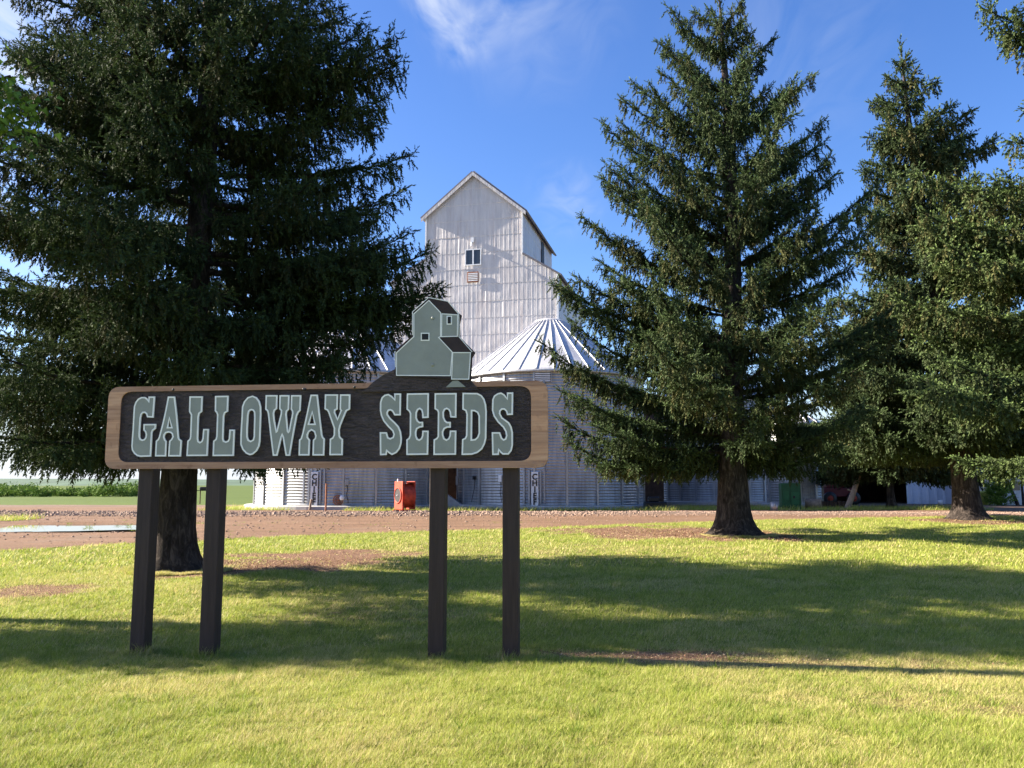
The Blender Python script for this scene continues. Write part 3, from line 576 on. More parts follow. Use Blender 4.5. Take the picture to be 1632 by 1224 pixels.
# ------------------------------------------------------------------ broadleaf trees
def leafy(name, label, base, H, trunk_r, blobs, nleaf, ls, seed, limbs, mat=None, group=None):
    g = np.random.default_rng(seed); root = thing(name, label, 'tree', base, group=group); m = MB()
    for pts, r0 in limbs: m.tube([Vector(p) for p in pts], [r0*(1 - .75*i/(len(pts)-1)) for i in range(len(pts))], 8)
    m.build('trunk', M_bark, root); C_, T_ = [], []
    W_ = np.array([b[3]**2 for b in blobs]); W_ = W_/W_.sum(); k = g.choice(len(blobs), nleaf//14, p=W_); d = g.normal(size=(len(k), 3)); d /= np.linalg.norm(d, axis=1)[:, None]
    B = np.array([b[:3] for b in blobs])[k] + d*(np.array([b[3] for b in blobs])[k]*g.uniform(.35, 1.05, len(k)))[:, None]
    P = np.repeat(B, 14, 0) + g.normal(size=(len(B)*14, 3))*ls*2.2; n = len(P); a = g.normal(size=(n, 3)); a /= np.linalg.norm(a, axis=1)[:, None]; b = np.cross(a, g.normal(size=(n, 3))); b /= np.linalg.norm(b, axis=1)[:, None]
    s = ls*g.uniform(.7, 1.3, n)[:, None]; V = np.stack([P - b*s*.4, P + b*s*.4, P + a*s], 1); V2 = np.stack([P + b*s*.4, P + a*s + b*s*.1, P + a*s - b*s*.2], 1)
    t = np.stack([g.random(n), g.random(n)**2*.8, g.random(n)*.1], 1); VV = np.concatenate([V, V2]); tt = np.repeat(np.concatenate([t, t]), 3, 0)
    link('crown', tri_mesh('crown', VV, tt), mat or M_leaf, root); return root
leafy('poplar_tree', 'leafy yellow green tree whose outer leaves show at the upper left corner', Vector((-12.0, 11.4, 0)), 9, .22,
      [(0, -1.8, 3.4, .95), (.2, -1.3, 4.3, 1.2), (0, -.8, 5.6, 1.3), (0, -.3, 6.9, 1.2), (.1, .1, 8.0, 1.0), (0, .6, 9.4, .9), (2.6, -.6, 6.6, 1.0), (4.1, -.9, 6.9, .5), (5.2, -.8, 6.5, .35), (1.0, .8, 5.2, .9), (-1, -1.4, 3.2, .9)], 40000, .095, 5,
      [([(0, 0, -.1), (.05, -.2, 2), (0, -.4, 5), (.1, .4, 9)], .22), ([(0, -.2, 3), (1.6, -.3, 5), (4.2, -.8, 6.6), (5.4, -.9, 6.9)], .08), ([(0, -.1, 1.6), (.1, -1.2, 3), (0, -2.2, 4.0)], .07), ([(0, -.2, 2.4), (-.6, -1.4, 3.1), (-1.2, -2.2, 3.4)], .05)])
b7 = on_ground(1621, 806)
leafy('sapling_tree', 'small bare stemmed tree leaning left before the white shed', b7, 4, .1, [(-.9, 0, 3.6, .9), (.5, 0, 4.2, 1.0), (0, .2, 4.9, .8)], 2600, .13, 8,
      [([(.1, 0, -.1), (-.25, 0, .9), (-.75, 0, 2.0), (-1.1, 0, 3.2)], .13), ([(.45, 0, -.1), (.4, 0, 1.4), (.6, 0, 3.5)], .1)])
# far shrub belt along the field edge
g = np.random.default_rng(77); Bs = []
for px in np.arange(-60, 232, 3.2):
    Y = g.uniform(128, 150); p = at(px + g.uniform(-3, 3), 774, Y); hgt = (g.uniform(9, 18) if px < 215 else 10)*mpp(Y)*(1.15 if (150 < px < 225 or px < 60) else .8)
    for _ in range(3): Bs.append((p.x + g.uniform(-1, 1), Y + g.uniform(-2, 2), hgt*g.uniform(.25, .75), hgt*.5))
Bs = np.array(Bs); k = g.integers(0, len(Bs), 26000); d = g.normal(size=(26000, 3)); d /= np.linalg.norm(d, axis=1)[:, None]; P = Bs[k, :3] + d*(Bs[k, 3]*g.uniform(.3, 1.1, 26000))[:, None]*np.array([[1.2, 1.2, 1]]); P[:, 2] = np.abs(P[:, 2]) - .2
P[:, 2] += .1; a = g.normal(size=(26000, 3)); b = g.normal(size=(26000, 3)); V = np.stack([P - b*.09, P + b*.09, P + a*.17], 1); t = np.repeat(np.stack([g.random(26000)*.8, g.random(26000)**3*.5, g.random(26000)*.2], 1), 3, 0)
tl = link('treeline', tri_mesh('treeline', V, t), M_leaf); tag(tl, 'low belt of green shrubs along the far field edge', 'shrubs', kind='stuff')

# ------------------------------------------------------------------ grain elevator
A_E = math.radians(13); YE = 58.0
ef, en = np.array([math.cos(A_E), -math.sin(A_E), 0]), np.array([-math.sin(A_E), -math.cos(A_E), 0])
E_O = np.array(at(755, 774, YE)); E_O[2] = .25
def ep(px, py):
    r = ray(px, py); o = np.array([0, 0, CAMH]); t = (E_O - o).dot(en)/r.dot(en); q = o + r*t; return float((q - E_O).dot(ef)), float(q[2]) - .25
elev = thing('grain_elevator', 'tall white metal clad grain elevator with gabled headhouse behind the bins', 'grain elevator', Vector(E_O), -A_E)
cl_, cr_ = ep(679, 380)[0], ep(832.5, 380)[0]; ml_, mr_ = ep(624, 540)[0], ep(889, 520)[0]; zpk = ep(753, 277)[1]; zev = (ep(678, 345)[1] + ep(833, 334)[1])/2; zsh = ep(832, 405)[1]; zme = zsh - (mr_ - cr_)*.62
xm = (cl_ + cr_)/2; DEP = 11.5
print('elev', cl_, cr_, ml_, mr_, zpk, zev, zsh, zme)
def siding(x0, x1, zt, z0=0, pitch=.33, seam=1.18, seed=0, amp=.006):
    """ribbed pressed-metal sheets in the x-z plane, facing -y; returns verts, faces"""
    nx = max(2, int((x1-x0)/.045)); xs = np.linspace(x0, x1, nx+1); v = []; f = []; zmax = max(zt(x) for x in np.linspace(x0, x1, 60)); zs = []; z = z0
    k = 0
    while z < zmax: zs += [z + e*seam for e in (0, .03, .3, .6, .97)]; z += seam
    zs = np.array(sorted(zs)); nz_ = len(zs)
    for x in xs:
        top = zt(x); q = (x/pitch) % 1; rib = amp*math.exp(-((q-.5)/.16)**2) + .002*math.sin(2*math.pi*q*3)
        for z in zs:
            row = math.floor((z - z0)/seam + 1e-6); s = ((z - z0)/seam) % 1; sheet = math.floor(x/.81 + row*.5)
            y = -rib - .014*(1 - s) + .035*(float(vnoise(x, z, .8, seed)) - .5)*math.sin(math.pi*s) + .012*((sheet*7919 + row*104729) % 13/13 - .5)
            v.append((x, y, min(z, top)))
    for i in range(nx):
        ti, tj = zt(xs[i]), zt(xs[i+1])
        for j in range(nz_-1):
            if zs[j] >= max(ti, tj): continue
            f.append((i*nz_+j, (i+1)*nz_+j, (i+1)*nz_+j+1, i*nz_+j+1))
    return v, f
gz_ = lambda x: zev + (zpk - zev)*(1 - abs(x - xm)/((cr_-cl_)/2))
m_ = MB()
for a_, b_, ft, s_ in ((cl_, cr_, gz_, 1), (ml_, cl_, lambda x: zme + (x - ml_)/(cl_ - ml_)*(zsh - zme), 2), (cr_, mr_, lambda x: zme + (mr_ - x)/(mr_ - cr_)*(zsh - zme), 3)):
    v, f = siding(a_, b_, ft, seed=s_); m_.add(v, f)
front = m_.build('front_wall', M_siding, elev)
m_ = MB()
RY = lambda x, s: Matrix.Translation((x, 0, 0)) @ Matrix.Rotation(math.radians(90*s), 4, 'Z')
v, f = siding(0, DEP, lambda x: zev, z0=zsh-.2, seed=5); m_.add(v, f, M=RY(cr_, 1))
v, f = siding(-DEP, 0, lambda x: zev, z0=zsh-.2, seed=6); m_.add(v, f, M=RY(cl_, -1))
v, f = siding(0, DEP, lambda x: zme, seed=7); m_.add(v, f, M=RY(mr_, 1))
v, f = siding(-DEP, 0, lambda x: zme, seed=8); m_.add(v, f, M=RY(ml_, -1))
m_.prism([[(ml_, 0), (mr_, 0), (mr_, zme), (cr_, zsh), (cr_, zev), (xm, zpk), (cl_, zev), (cl_, zsh), (ml_, zme)]], DEP, DEP+.03)
m_.build('side_wall', M_siding, elev)
M_edge = simple('dark_roof_edge', (.16, .15, .17), .6)
def slope(xa, za, xb, zb_, y0, y1, th, name, mat):
    q = MB(); dx, dz = xb-xa, zb_-za; L = math.hypot(dx, dz); nx_, nz2 = -dz/L*th, dx/L*th
    if nz2 < 0: nx_, nz2 = -nx_, -nz2
    v = [(xa, y0, za), (xb, y0, zb_), (xb, y1, zb_), (xa, y1, za), (xa+nx_, y0, za+nz2), (xb+nx_, y0, zb_+nz2), (xb+nx_, y1, zb_+nz2), (xa+nx_, y1, za+nz2)]
    q.add(v, [(0,1,2,3), (4,7,6,5), (0,4,5,1), (1,5,6,2), (2,6,7,3), (3,7,4,0)]); return q.build(name, mat, elev)
sl_ = (zpk - zev)/((cr_-cl_)/2); OV = .3
for sg, xe in ((-1, cl_), (1, cr_)):
    r = slope(xm, zpk + .02, xe + sg*OV, zev + .02 - sl_*OV, -.28, DEP+.3, .12, 'roof', M_edge)
    q = MB(); q.add([(xm, -.30, zpk - .22), (xe + sg*(OV+.0), -.30, zev - .22 - sl_*OV), (xe + sg*OV, -.30, zev + .03 - sl_*OV), (xm, -.30, zpk + .03)], [(0, 1, 2, 3), (3, 2, 1, 0)]); 
    q = MB(); q.prism([[(xm, zpk - .24), (xe + sg*OV, zev - .24 - sl_*OV), (xe + sg*OV, zev + .01 - sl_*OV), (xm, zpk + .01)][::(1 if sg > 0 else -1)]], -.31, -.282); q.build('rake_board', M_siding, r)
sl2 = (zsh - zme)/(mr_ - cr_)
for sg, xa, xe in ((-1, cl_, ml_), (1, cr_, mr_)):
    slope(xa, zsh + .02, xe + sg*.25, zme + .02 - sl2*.25, -.12, DEP+.2, .1, 'shoulder_roof', M_edge)
q = MB(); q.box((xm-.75, 2.2, zpk-.35), (xm-.15, 3.8, zpk+.32)); q.build('roof_hatch', M_siding, elev)
for xq in (cl_, cr_): q = MB(); q.box((xq-.05, -.06, zsh), (xq+.05, -.0, zev)); q.build('corner_trim', M_white, elev)
q = MB(); q.box((mr_-.07, -.065, 0), (mr_+.07, -.0, zme-.05)); q.build('corner_trim', M_white, elev)
wx0, wz0 = ep(741.5, 424); wx1, wz1 = ep(767.5, 396.5)
def window(x0, x1, z0, z1, par, mull=True, y=-.07):
    q = MB(); t = .07
    for a, b in (((x0, y-.03, z0), (x1, y, z0+t)), ((x0, y-.03, z1-t), (x1, y, z1)), ((x0, y-.03, z0+t), (x0+t, y, z1-t)), ((x1-t, y-.03, z0+t), (x1, y, z1-t))): q.box(a, b)
    if mull: q.box(((x0+x1)/2-.05, y-.028, z0+t), ((x0+x1)/2+.05, y-.002, z1-t))
    w_ = q.build('window', M_white, par); q = MB(); q.box((x0+t, y-.012, z0+t), (x1-t, y+.01, z1-t)); q.build('pane', M_glass, w_); return w_
window(wx0, wx1, wz0, wz1, elev)
vx0, vz0 = ep(745, 451); vx1, vz1 = ep(763, 433); q = MB(); q.box((vx0, -.10, vz0), (vx1, -.07, vz1)); vt = q.build('vent', M_rust, elev); q = MB()
for k in range(5): zz = vz0 + .1 + k*(vz1-vz0-.2)/4.6; q.box((vx0+.07, -.13, zz), (vx1-.05, -.10, zz+.07))
q.build('louvre', M_white, vt); lx_, lz_ = ep(753.5, 385); q = MB(); q.box((lx_-.1, -.2, lz_-.1), (lx_+.12, -.08, lz_+.25)); q.tube([(lx_, -.1, lz_-.1), (lx_, -.35, lz_-.2), (lx_, -.4, lz_-.45)], .05, 8); q.build('wall_lamp', M_white, elev)
q = MB(); q.box((0, 0, 0), (.04, 1.0, 1.9)); wdo = q.build('window', M_dark, elev, loc=(cr_+.03, 6.8, zsh + 1.0))
# ------------------------------------------------------------------ bins
def text_mesh(ch, size):
    c = bpy.data.curves.new('t', 'FONT'); c.body = ch; c.size = size; c.extrude = .012; c.offset = .03*size; c.align_x = 'CENTER'
    o = bpy.data.objects.new('t', c); COL.objects.link(o); dg = bpy.context.evaluated_depsgraph_get(); me = bpy.data.meshes.new_from_object(o.evaluated_get(dg)); bpy.data.objects.remove(o); bpy.data.curves.remove(c); return me
def grain_bin(label, cx, cy, r, ze, zp, plate_px=None, ribs=20, nroof=36, seed=0, base=.24, vent=False):
    t = thing('grain_bin', label, 'grain bin', (cx, cy, .25), group='galvanized grain bins'); ze -= .25; zp -= .25
    q = MB(); q.lathe([(r+.55, -.3), (r+.55, base*.8), (r+.45, base), (0.01, base)], 64, sm=False); q.build('concrete_base', M_conc, t)
    pr = []; z = base; 
    while z < ze: pr += [(r + .016*math.sin(2*math.pi*(z-base)/.16), z)]; z += .0229
    q = MB(); q.lathe(pr, 96); q.build('wall', M_galv, t)
    for k in range(ribs):
        a = 2*math.pi*(k + .37)/ribs
        if math.sin(a) > .35: continue
        q = MB(); q.box((r+.005, -.055, base), (r+.085, .055, ze-.05), M=Matrix.Rotation(a, 4, 'Z')); q.build('stiffener', M_galv, t)
    ro = r + .16; rc = .95 if r > 3 else .4; slp = (zp-ze)/(ro-rc)
    q = MB(); q.lathe([(ro, ze-.07), (ro, ze), (rc, zp-.05)], 96, sm=False); rf = q.build('roof', M_roofm, t)
    q = MB()
    for k in range(nroof):
        a = 2*math.pi*k/nroof; Mz = Matrix.Rotation(a, 4, 'Z')
        v = [(ro, -.05, ze+.01), (ro, .05, ze+.01), (rc, .02, zp-.04), (rc, -.02, zp-.04), (ro, -.028, ze+.065), (ro, .028, ze+.065), (rc, .012, zp+.03), (rc, -.012, zp+.03)]
        q.add(v, [(0,3,2,1), (4,5,6,7), (0,1,5,4), (1,2,6,5), (2,3,7,6), (3,0,4,7)], M=Mz)
    q.build('roof_ribs', M_roofm, rf)
    q = MB(); q.lathe([(rc+.02, zp-.12), (rc+.02, zp+.02), (rc*.85, zp+.1), (.01, zp+.18)], 32, sm=False); q.build('cap', M_roofm, rf)
    q = MB(); q.lathe([(ro+.01, ze-.16), (ro+.05, ze-.12), (ro+.05, ze-.04), (ro, ze-.01)], 96); q.build('eave_ring', M_galv, rf)
    return t
def on_bin(cx, cy, r, px):    # world angle of the bin's surface seen at a pixel column
    r0 = ray(px, 774); d = np.array([r0[0], r0[1]]); d /= np.linalg.norm(d); c = np.array([cx, cy]); b = d.dot(c); dd = b*b - c.dot(c) + r*r; s = b - math.sqrt(max(dd, 0)); p = d*s; return math.atan2(p[1]-cy, p[0]-cx), s
RB, YB = 5.58, 51.2
X1, X2 = (559-816)/F*YB*.9928, (877-816)/F*YB*.9928
ze2, zp2 = at(860, 588, YB-RB).z, at(877, 514, YB).z
bin1 = grain_bin('round galvanized bin behind the left half of the sign, its left side brightly lit', X1, YB, RB, ze2, zp2, seed=1)
bin2 = grain_bin('round galvanized bin with cone roof seen right beside the brown cutout', X2, YB, RB, ze2, zp2, seed=2)
Z3 = 61.5; bin3 = grain_bin('round galvanized bin farther back behind the lone spruce trunk', at(1146, 774, Z3).x, Z3, 94*mpp(Z3), 7.6, 10.6, ribs=22, seed=3)
Z4 = 53.0; bin4 = grain_bin('narrow galvanized bin between the lone spruce trunk and the dark machine shed', at(1265, 774, Z4).x, Z4, 42*mpp(Z4), 5.4, 6.4, ribs=10, seed=4, nroof=14)
def bin_frame(par, cx, cy, r, px):
    a, s = on_bin(cx, cy, r, px); e = link('mount', None); return a, s
def place_on_bin(mb, name, mat, par, cx, r, px, z=0, off=0.03, parent2=None):
    a, s = on_bin(cx, YB, r, px); o = mb.build(name, mat, parent2 or par); M = Matrix.Rotation(a + math.pi/2, 4, 'Z'); M.translation = Vector((math.cos(a)*(r+off), math.sin(a)*(r+off), z)); 
    o.matrix_local = M; return o, s
for par, cx, pxc in ((bin1, X1, 502.5), (bin2, X2, 853)):
    k = mpp(YB - RB + .3); z_t, z_b = at(816, 752, YB-RB).z - .25, at(816, 808, YB-RB).z - .25
    q = MB(); q.box((-5.6*k, -.11, z_b), (5.6*k, -.08, z_t)); pl, _ = place_on_bin(q, 'name_plate', M_white, par, cx, RB, pxc)
    for i, ch in enumerate('CHIEF'):
        me = text_mesh(ch, .50); o = link('letter', me, M_black, pl); o.location = (0, -.125, z_t - (12 + i*9.9)*k); o.rotation_euler = (math.radians(90), 0, 0); o.scale = (.82, .86, 1)
    for dx in (-17, -9, 9, 15):
        q = MB(); q.box((-.04, -.10, .35), (.04, .0, 7.0 if abs(dx) > 10 else z_t + .1)); place_on_bin(q, 'ladder_rail', M_steel, par, cx, RB, pxc + dx)
def box_on(par, cx, px, py0, py1, wpx, mat, name, dep=.12, wire=None):
    k = mpp(YB-RB); z1_, z0_ = at(816, py0, YB-RB).z-.25, at(816, py1, YB-RB).z-.25; q = MB(); q.box((-wpx*k/2, -dep, z0_), (wpx*k/2, 0, z1_), c=.01); o, _ = place_on_bin(q, name, mat, par, cx, RB, px, off=.05)
    if wire: q = MB(); q.tube([(0, -.04, z0_), (.05, -.06, z0_-.25), (-.02, -.03, z0_-.5), (wire, -.03, .5), (wire, -.03, .38)], .018, 6); ww = q.build('conduit', M_black, o)
    return o
box_on(bin2, X2, 731, 757, 773, 5, M_steel, 'electrical_box', wire=.12); box_on(bin2, X2, 758, 758, 764, 5, M_black, 'yard_light', wire=-.25); box_on(bin2, X2, 799, 757, 768, 6, M_white, 'electrical_box', wire=.05)
box_on(bin1, X1, 553, 764, 773, 6, M_steel, 'electrical_box', wire=.08)
k = mpp(YB-RB); q = MB(); q.box((-.45, -.045, -.03), (.45, -.03, .74)); place_on_bin(q, 'dark_vent_backing', M_dark, bin2, X2, RB, 866, z=at(816, 608, YB-RB).z - .25, off=.06)  # solid dark plate among the slats, its colour stands in for the vent's shade
q = MB()
for i in range(7): q.box((-.42, -.09, i*.10), (.42, -.05, i*.10+.055))
q.box((-.47, -.06, -.05), (.47, -.02, .75)); place_on_bin(q, 'louvre', M_white, bin2, X2, RB, 866, z=at(816, 608, YB-RB).z - .25, off=.03)
# hub wheel on the first bin
q = MB(); k = mpp(YB-RB)
for r0 in (.26, .16): q.tube([(r0*math.cos(t), -.12, r0*math.sin(t)) for t in np.linspace(0, 2*math.pi, 17)], .03, 6, False)
for i in range(6): t = i*math.pi/3; q.tube([(0, -.12, 0), (.27*math.cos(t), -.12, .27*math.sin(t))], .02, 6)
q.tube([(0, -.16, 0), (0, .04, 0)], .06, 10); hub, _ = place_on_bin(q, 'auger_wheel', M_rust, bin1, X1, RB, 540, z=at(816, 797, YB-RB).z - .25, off=.05)
q = MB(); q.lathe([(0.01, .14), (.1, .12), (.14, 0), (.1, -.12), (0.01, -.14)], 12, M=Matrix.Translation((.2, -.1, .12))); q.build('motor', M_white, hub)
# elevator's brown plank wing seen between the bins
wb_ = at(722, 774, 57.0); q = MB(); q.box((-1.4, 0, 0), (1.4, .1, 4.6))
for i in range(8): q.box((-1.4 + i*.36, -.03, 0), (-1.4 + i*.36 + .33, -.002, 4.6))
tag(q.build('plank_wall', M_brownw, loc=(wb_.x, 56.9, .25)), 'dark brown plank wall in the gap between the two big bins', 'wall')
# ------------------------------------------------------------------ yard things
fp = on_ground(636, 816); k = mpp(fp.y)
fan = thing('aeration_fan', 'orange red centrifugal blower on skids against the bin behind the sign', 'blower', fp, math.radians(-56))
W_, H_ = .92, 1.52
q = MB(); q.box((-W_/2, -.05, .12), (W_/2, 0, H_), c=.015); q.box((-W_/2, .62, .12), (W_/2, .67, H_), c=.015)
q.lathe([(.60, 0), (.60, .62)], 40, M=Matrix.Translation((0, .0, .80)) @ Matrix.Rotation(math.radians(-90), 4, 'X'))
q.box((-W_/2+.02, .0, H_-.07), (W_/2-.02, .62, H_-.03)); q.box((-W_/2, 0, .12), (-W_/2+.05, .05, H_-.1)); q.box((W_/2-.05, 0, .12), (W_/2, .05, H_-.1)); q.build('housing', M_red, fan)
q = MB(); q.lathe([(.40, 0), (.40, .04), (.36, .05), (.34, .01)], 36, M=Matrix.Translation((-.02, -.05, .82)) @ Matrix.Rotation(math.radians(90), 4, 'X')); q.build('inlet_ring', M_red, fan)
q = MB(); q.lathe([(.35, 0), (.01, .01)], 32, M=Matrix.Translation((-.02, -.07, .82)) @ Matrix.Rotation(math.radians(90), 4, 'X'))
gr = q.build('inlet_guard', simple('dull_grey_wire_screen', (.05, .042, .042), .8, .1, scale=40, var=.5), fan)
q = MB(); q.lathe([(.03, 0), (.03, .05), (.001, .06)], 12, M=Matrix.Translation((-.02, -.08, .82)) @ Matrix.Rotation(math.radians(90), 4, 'X')); q.build('hub', M_white, fan)
for xq in (-.4, .34): q = MB(); q.box((xq, -.15, -.02), (xq+.07, .8, .1)); q.build('skid', M_red, fan)
q = MB(); q.tube([(-.2, .02, H_), (-.2, .02, H_+.12)], .05, 10); q.build('motor_cap', M_white, fan)
def wedge(px0, px1, flip, label):
    a, b = on_ground(px0, 811), on_ground(px1, 811); wd = abs(b.x - a.x); c = (a.x + b.x)/2; q = MB(); L = [(-wd/2, 0), (wd/2, 0), (wd/2, .28), (-wd/2, .98)]
    if flip: L = [(-x, z) for x, z in L][::-1]
    q.prism([L], 0, 1.1); tag(q.build('steel_chute', M_steel, loc=(c, a.y + .15, a.z - .03)), label, 'chute')
wedge(610, 632, True, 'grey sloping steel chute left of the red blower'); wedge(706, 735, False, 'grey sloping steel chute behind the right pair of sign posts')
def pipe(px, py0, py1, label, name='steel_post', r=.045, mat=None, lean=0):
    p = on_ground(px, py0); h = (py0-py1)*mpp(p.y); q = MB(); q.tube([(0, 0, -.1), (lean*.5, 0, h*.5), (lean, 0, h)], r, 10); tag(q.build(name, mat or M_rust, loc=p), label, 'post')
pipe(519, 817, 771, 'rusty upright pipe standing before the left bin'); pipe(493, 813.5, 796, 'short tan stake leaning beside the name plate of the left bin', 'wooden_stake', .06, M_log, .1)
# landing between the bins 2 and 3
lp = on_ground(1038, 808); ld_ = thing('wooden_landing', 'brown plank landing with pale balusters between the bins', 'landing', (lp.x, 55.6, .25)); q = MB(); q.box((-.75, 0, 0), (.75, .15, 1.75)); q.box((-.75, -.1, 1.75), (.75, 1.2, 1.85)); q.build('deck', M_brownw, ld_)
q = MB(); q.box((-1.6, 1.25, 0), (1.6, 1.35, 7.2)); q.build('back_wall', M_brownw, ld_)
q = MB()
for i in range(5): q.box((-.62 + i*.29, -.07, 1.85), (-.58 + i*.29, -.03, 2.9))
q.box((-.72, -.08, 2.9), (.72, -.02, 2.97)); q.box((-.72, -.08, 1.95), (.72, -.022, 2.0)); q.build('railing', simple('unpainted_wood', (.42, .32, .24), .8), ld_)
lk = on_ground(1042, 812); q = MB(); q.box((-.5, -.3, 0), (.7, .5, .42), c=.05); q.box((-.3, -.2, .42), (.3, .3, .7), c=.05); tag(q.build('scrap_bin', M_black, loc=lk), 'low black metal bin in front of the plank landing', 'bin')
gp = on_ground(1262, 812.5); gm = thing('power_unit', 'dark green boxy machine beside the grey pail', 'machine', gp, math.radians(-6)); q = MB(); q.box((-.52, 0, .12), (.52, .7, 1.45), c=.03); q.box((-.52, .02, .0), (.52, .66, .12)); q.build('body', M_green, gm)
q = MB(); q.box((-.42, -.03, .55), (-.12, 0, 1.0)); q.box((.0, -.03, .3), (.4, 0, .95)); q.build('panel', simple('green_panel', (.02, .11, .045), .5), gm); q = MB(); q.box((.08, -.04, .62), (.2, -.03, .75)); q.build('gauge', M_black, gm)
pp = on_ground(1234, 814.5); q = MB(); q.lathe([(.01, 0), (.18, 0), (.21, .45), (.185, .45), (.16, .03), (.01, .03)], 20); tag(q.build('pail', M_steel, loc=pp), 'light grey pail standing beside the green machine', 'pail')
dp = on_ground(1297, 812); q = MB(); Md = Matrix.Rotation(math.radians(90), 4, 'Y'); q.lathe([(.01, -.42), (.27, -.42), (.29, -.40), (.29, .40), (.27, .42), (.20, .42), (.19, .3), (.01, .3)], 24, M=Matrix.Translation((0, 0, .3)) @ Matrix.Rotation(math.radians(-25), 4, 'Z') @ Md); tag(q.build('steel_drum', M_log, loc=dp), 'pale drum lying on its side below the white downpipe', 'drum')
for i, px in enumerate((1313, 1319, 1326, 1332, 1339, 1345)):
    p = on_ground(px, 811.5); h = .38 + .12*random.random(); q = MB(); q.lathe([(.12, -.05), (.115, h), (.09, h+.02), (.01, h+.02)], 14, sm=False); tag(q.build('fence_stub', M_brownw, loc=p), 'short dark timber stub in the row left of the leaning log', 'post', 'timber stubs in a row')
lg = on_ground(1354, 812); q = MB(); q.tube([(-.15, 0, .0), (.35, .2, .95), (.85, .4, 2.1)], [.17, .15, .12], 14); q.tube([(.35, .2, .95), (.05, .3, 1.1)], .05, 8); tag(q.build('leaning_log', M_log, loc=lg), 'pale peeled log leaning up to the right beside the dark shed', 'log')
dpp = on_ground(1307, 812); q = MB(); q.tube([(0, 0, 0), (-.02, 0, 4.5), (-.25, .1, 5.2)], .07, 10); tag(q.build('downpipe', M_white, loc=(dpp.x+.05, 52.9, .25)), 'white vertical pipe at the right side of the narrow bin', 'pipe')
# machine shed
YS_ = 61.0; sx0, sx1 = at(1300, 774, YS_).x, at(1527, 774, YS_).x; so = at(1445, 774, YS_).x
shed = thing('machine_shed', 'white ribbed metal shed with a wide dark open bay behind the drive', 'shed', (so, YS_, .25)); q = MB(); v, f = siding(0, sx1-so, lambda x: 4.3, pitch=.6, seam=4.4, seed=9, amp=.06); q.add(v, f)
q.build('front_wall', simple('pale_ribbed_cladding', (.60, .61, .68), .45, .2, var=.08), shed); q = MB(); q.box((sx1-so, 0, 0), (sx1-so+.08, 10, 4.3)); q.box((sx0-so-.1, 0, 0), (sx0-so, 10, 4.3)); q.box((sx0-so, 9.9, 0), (sx1-so, 10, 4.3)); q.box((sx0-so, 0, 3.6), (-.01, .08, 4.3)); q.build('side_wall', M_brownw, shed)
q = MB(); q.prism([[(sx0-so-.4, 4.3), (sx1-so+.4, 4.3), ((sx0+sx1)/2-so, 6.0)]], -.35, 10.4); q.build('roof', M_roofm, shed); q = MB(); q.box((-.06, -.08, 0), (.04, -.03, 4.3)); q.build('corner_trim', M_white, shed)
q = MB(); q.box((-.15, -.35, 0), (.15, -.1, .3)); 
pb = on_ground(1499, 804.5); q = MB(); q.lathe([(.01, 0), (.14, 0), (.16, .3), (.12, .32), (.01, .32)], 14); tag(q.build('bucket', M_white, loc=pb), 'small white bucket at the foot of the ribbed shed wall', 'bucket')
# red machine in the bay
rp = on_ground(1385, 808); rm = thing('farm_machine', 'dull red farm implement parked in the dark shed bay', 'machine', (rp.x+.3, 57.5, .25)); q = MB(); q.box((-1.1, 0, .55), (1.1, 1.2, 1.15), c=.05); q.box((-.9, .1, 1.15), (-.1, 1.0, 2.1), c=.05); q.tube([(-.2, 0, 1.1), (.9, -.2, 1.7)], .07, 8); q.build('body', simple('dull_red', (.13, .02, .018), .6), rm)
for xq in (-.8, .8):
    q = MB(); q.lathe([(.2, -.11), (.40, -.12), (.45, -.06), (.45, .06), (.40, .12), (.2, .11)], 24, M=Matrix.Translation((xq, -.1, .45)) @ Matrix.Rotation(math.radians(90), 4, 'X')); wl = q.build('wheel', M_black, rm); q = MB(); q.lathe([(.2, -.1), (.2, .1), (.01, .1)], 18, M=Matrix.Translation((xq, -.1, .45)) @ Matrix.Rotation(math.radians(90), 4, 'X')); q.build('rim', M_red, wl)
# right edge things
bp = on_ground(1567, 805); q = MB(); q.lathe([(.01, 0), (.33, 0), (.36, .75), (.40, .80), (.40, .9), (.35, .92), (.01, .97)], 24); tag(q.build('plastic_barrel', M_lime, loc=bp), 'lime yellow plastic barrel right of the rough spruce trunk', 'barrel')
wp = on_ground(1640, 806); hs_ = thing('small_shed', 'small off white shed at the right edge behind the leaning sapling', 'shed', (wp.x+.6, wp.y+1.5, .25)); q = MB(); q.box((-2.1, 0, 0), (2.6, 4, 2.1)); q.build('wall', M_rwhite, hs_); q = MB(); q.prism([[(-2.4, 2.1), (2.9, 2.1), (.25, 3.3)]], -.3, 4.3); q.build('roof', M_edge, hs_)
q = MB(); q.box((-1.9, -.04, .0), (-1.2, -.003, 1.85)); q.build('door', M_white, hs_); q = MB(); q.box((-.9, -.04, 1.0), (-.2, -.003, 1.6)); q.build('window', M_glass, hs_)
# marker by the field
mk = on_ground(322, 806); mt_ = thing('field_mailbox', 'small dark box on a thin post out by the green field', 'mailbox', (at(322, 774, 62).x, 62, .25)); q = MB(); q.tube([(-.1, 0, -.3), (-.1, 0, 1.0)], .04, 8); q.build('post', M_brownw, mt_); q = MB(); q.box((-.15, -.12, .98), (.6, .12, 1.22), c=.05); q.box((-.65, -.05, .93), (.6, .05, .98)); q.build('box', M_black, mt_)

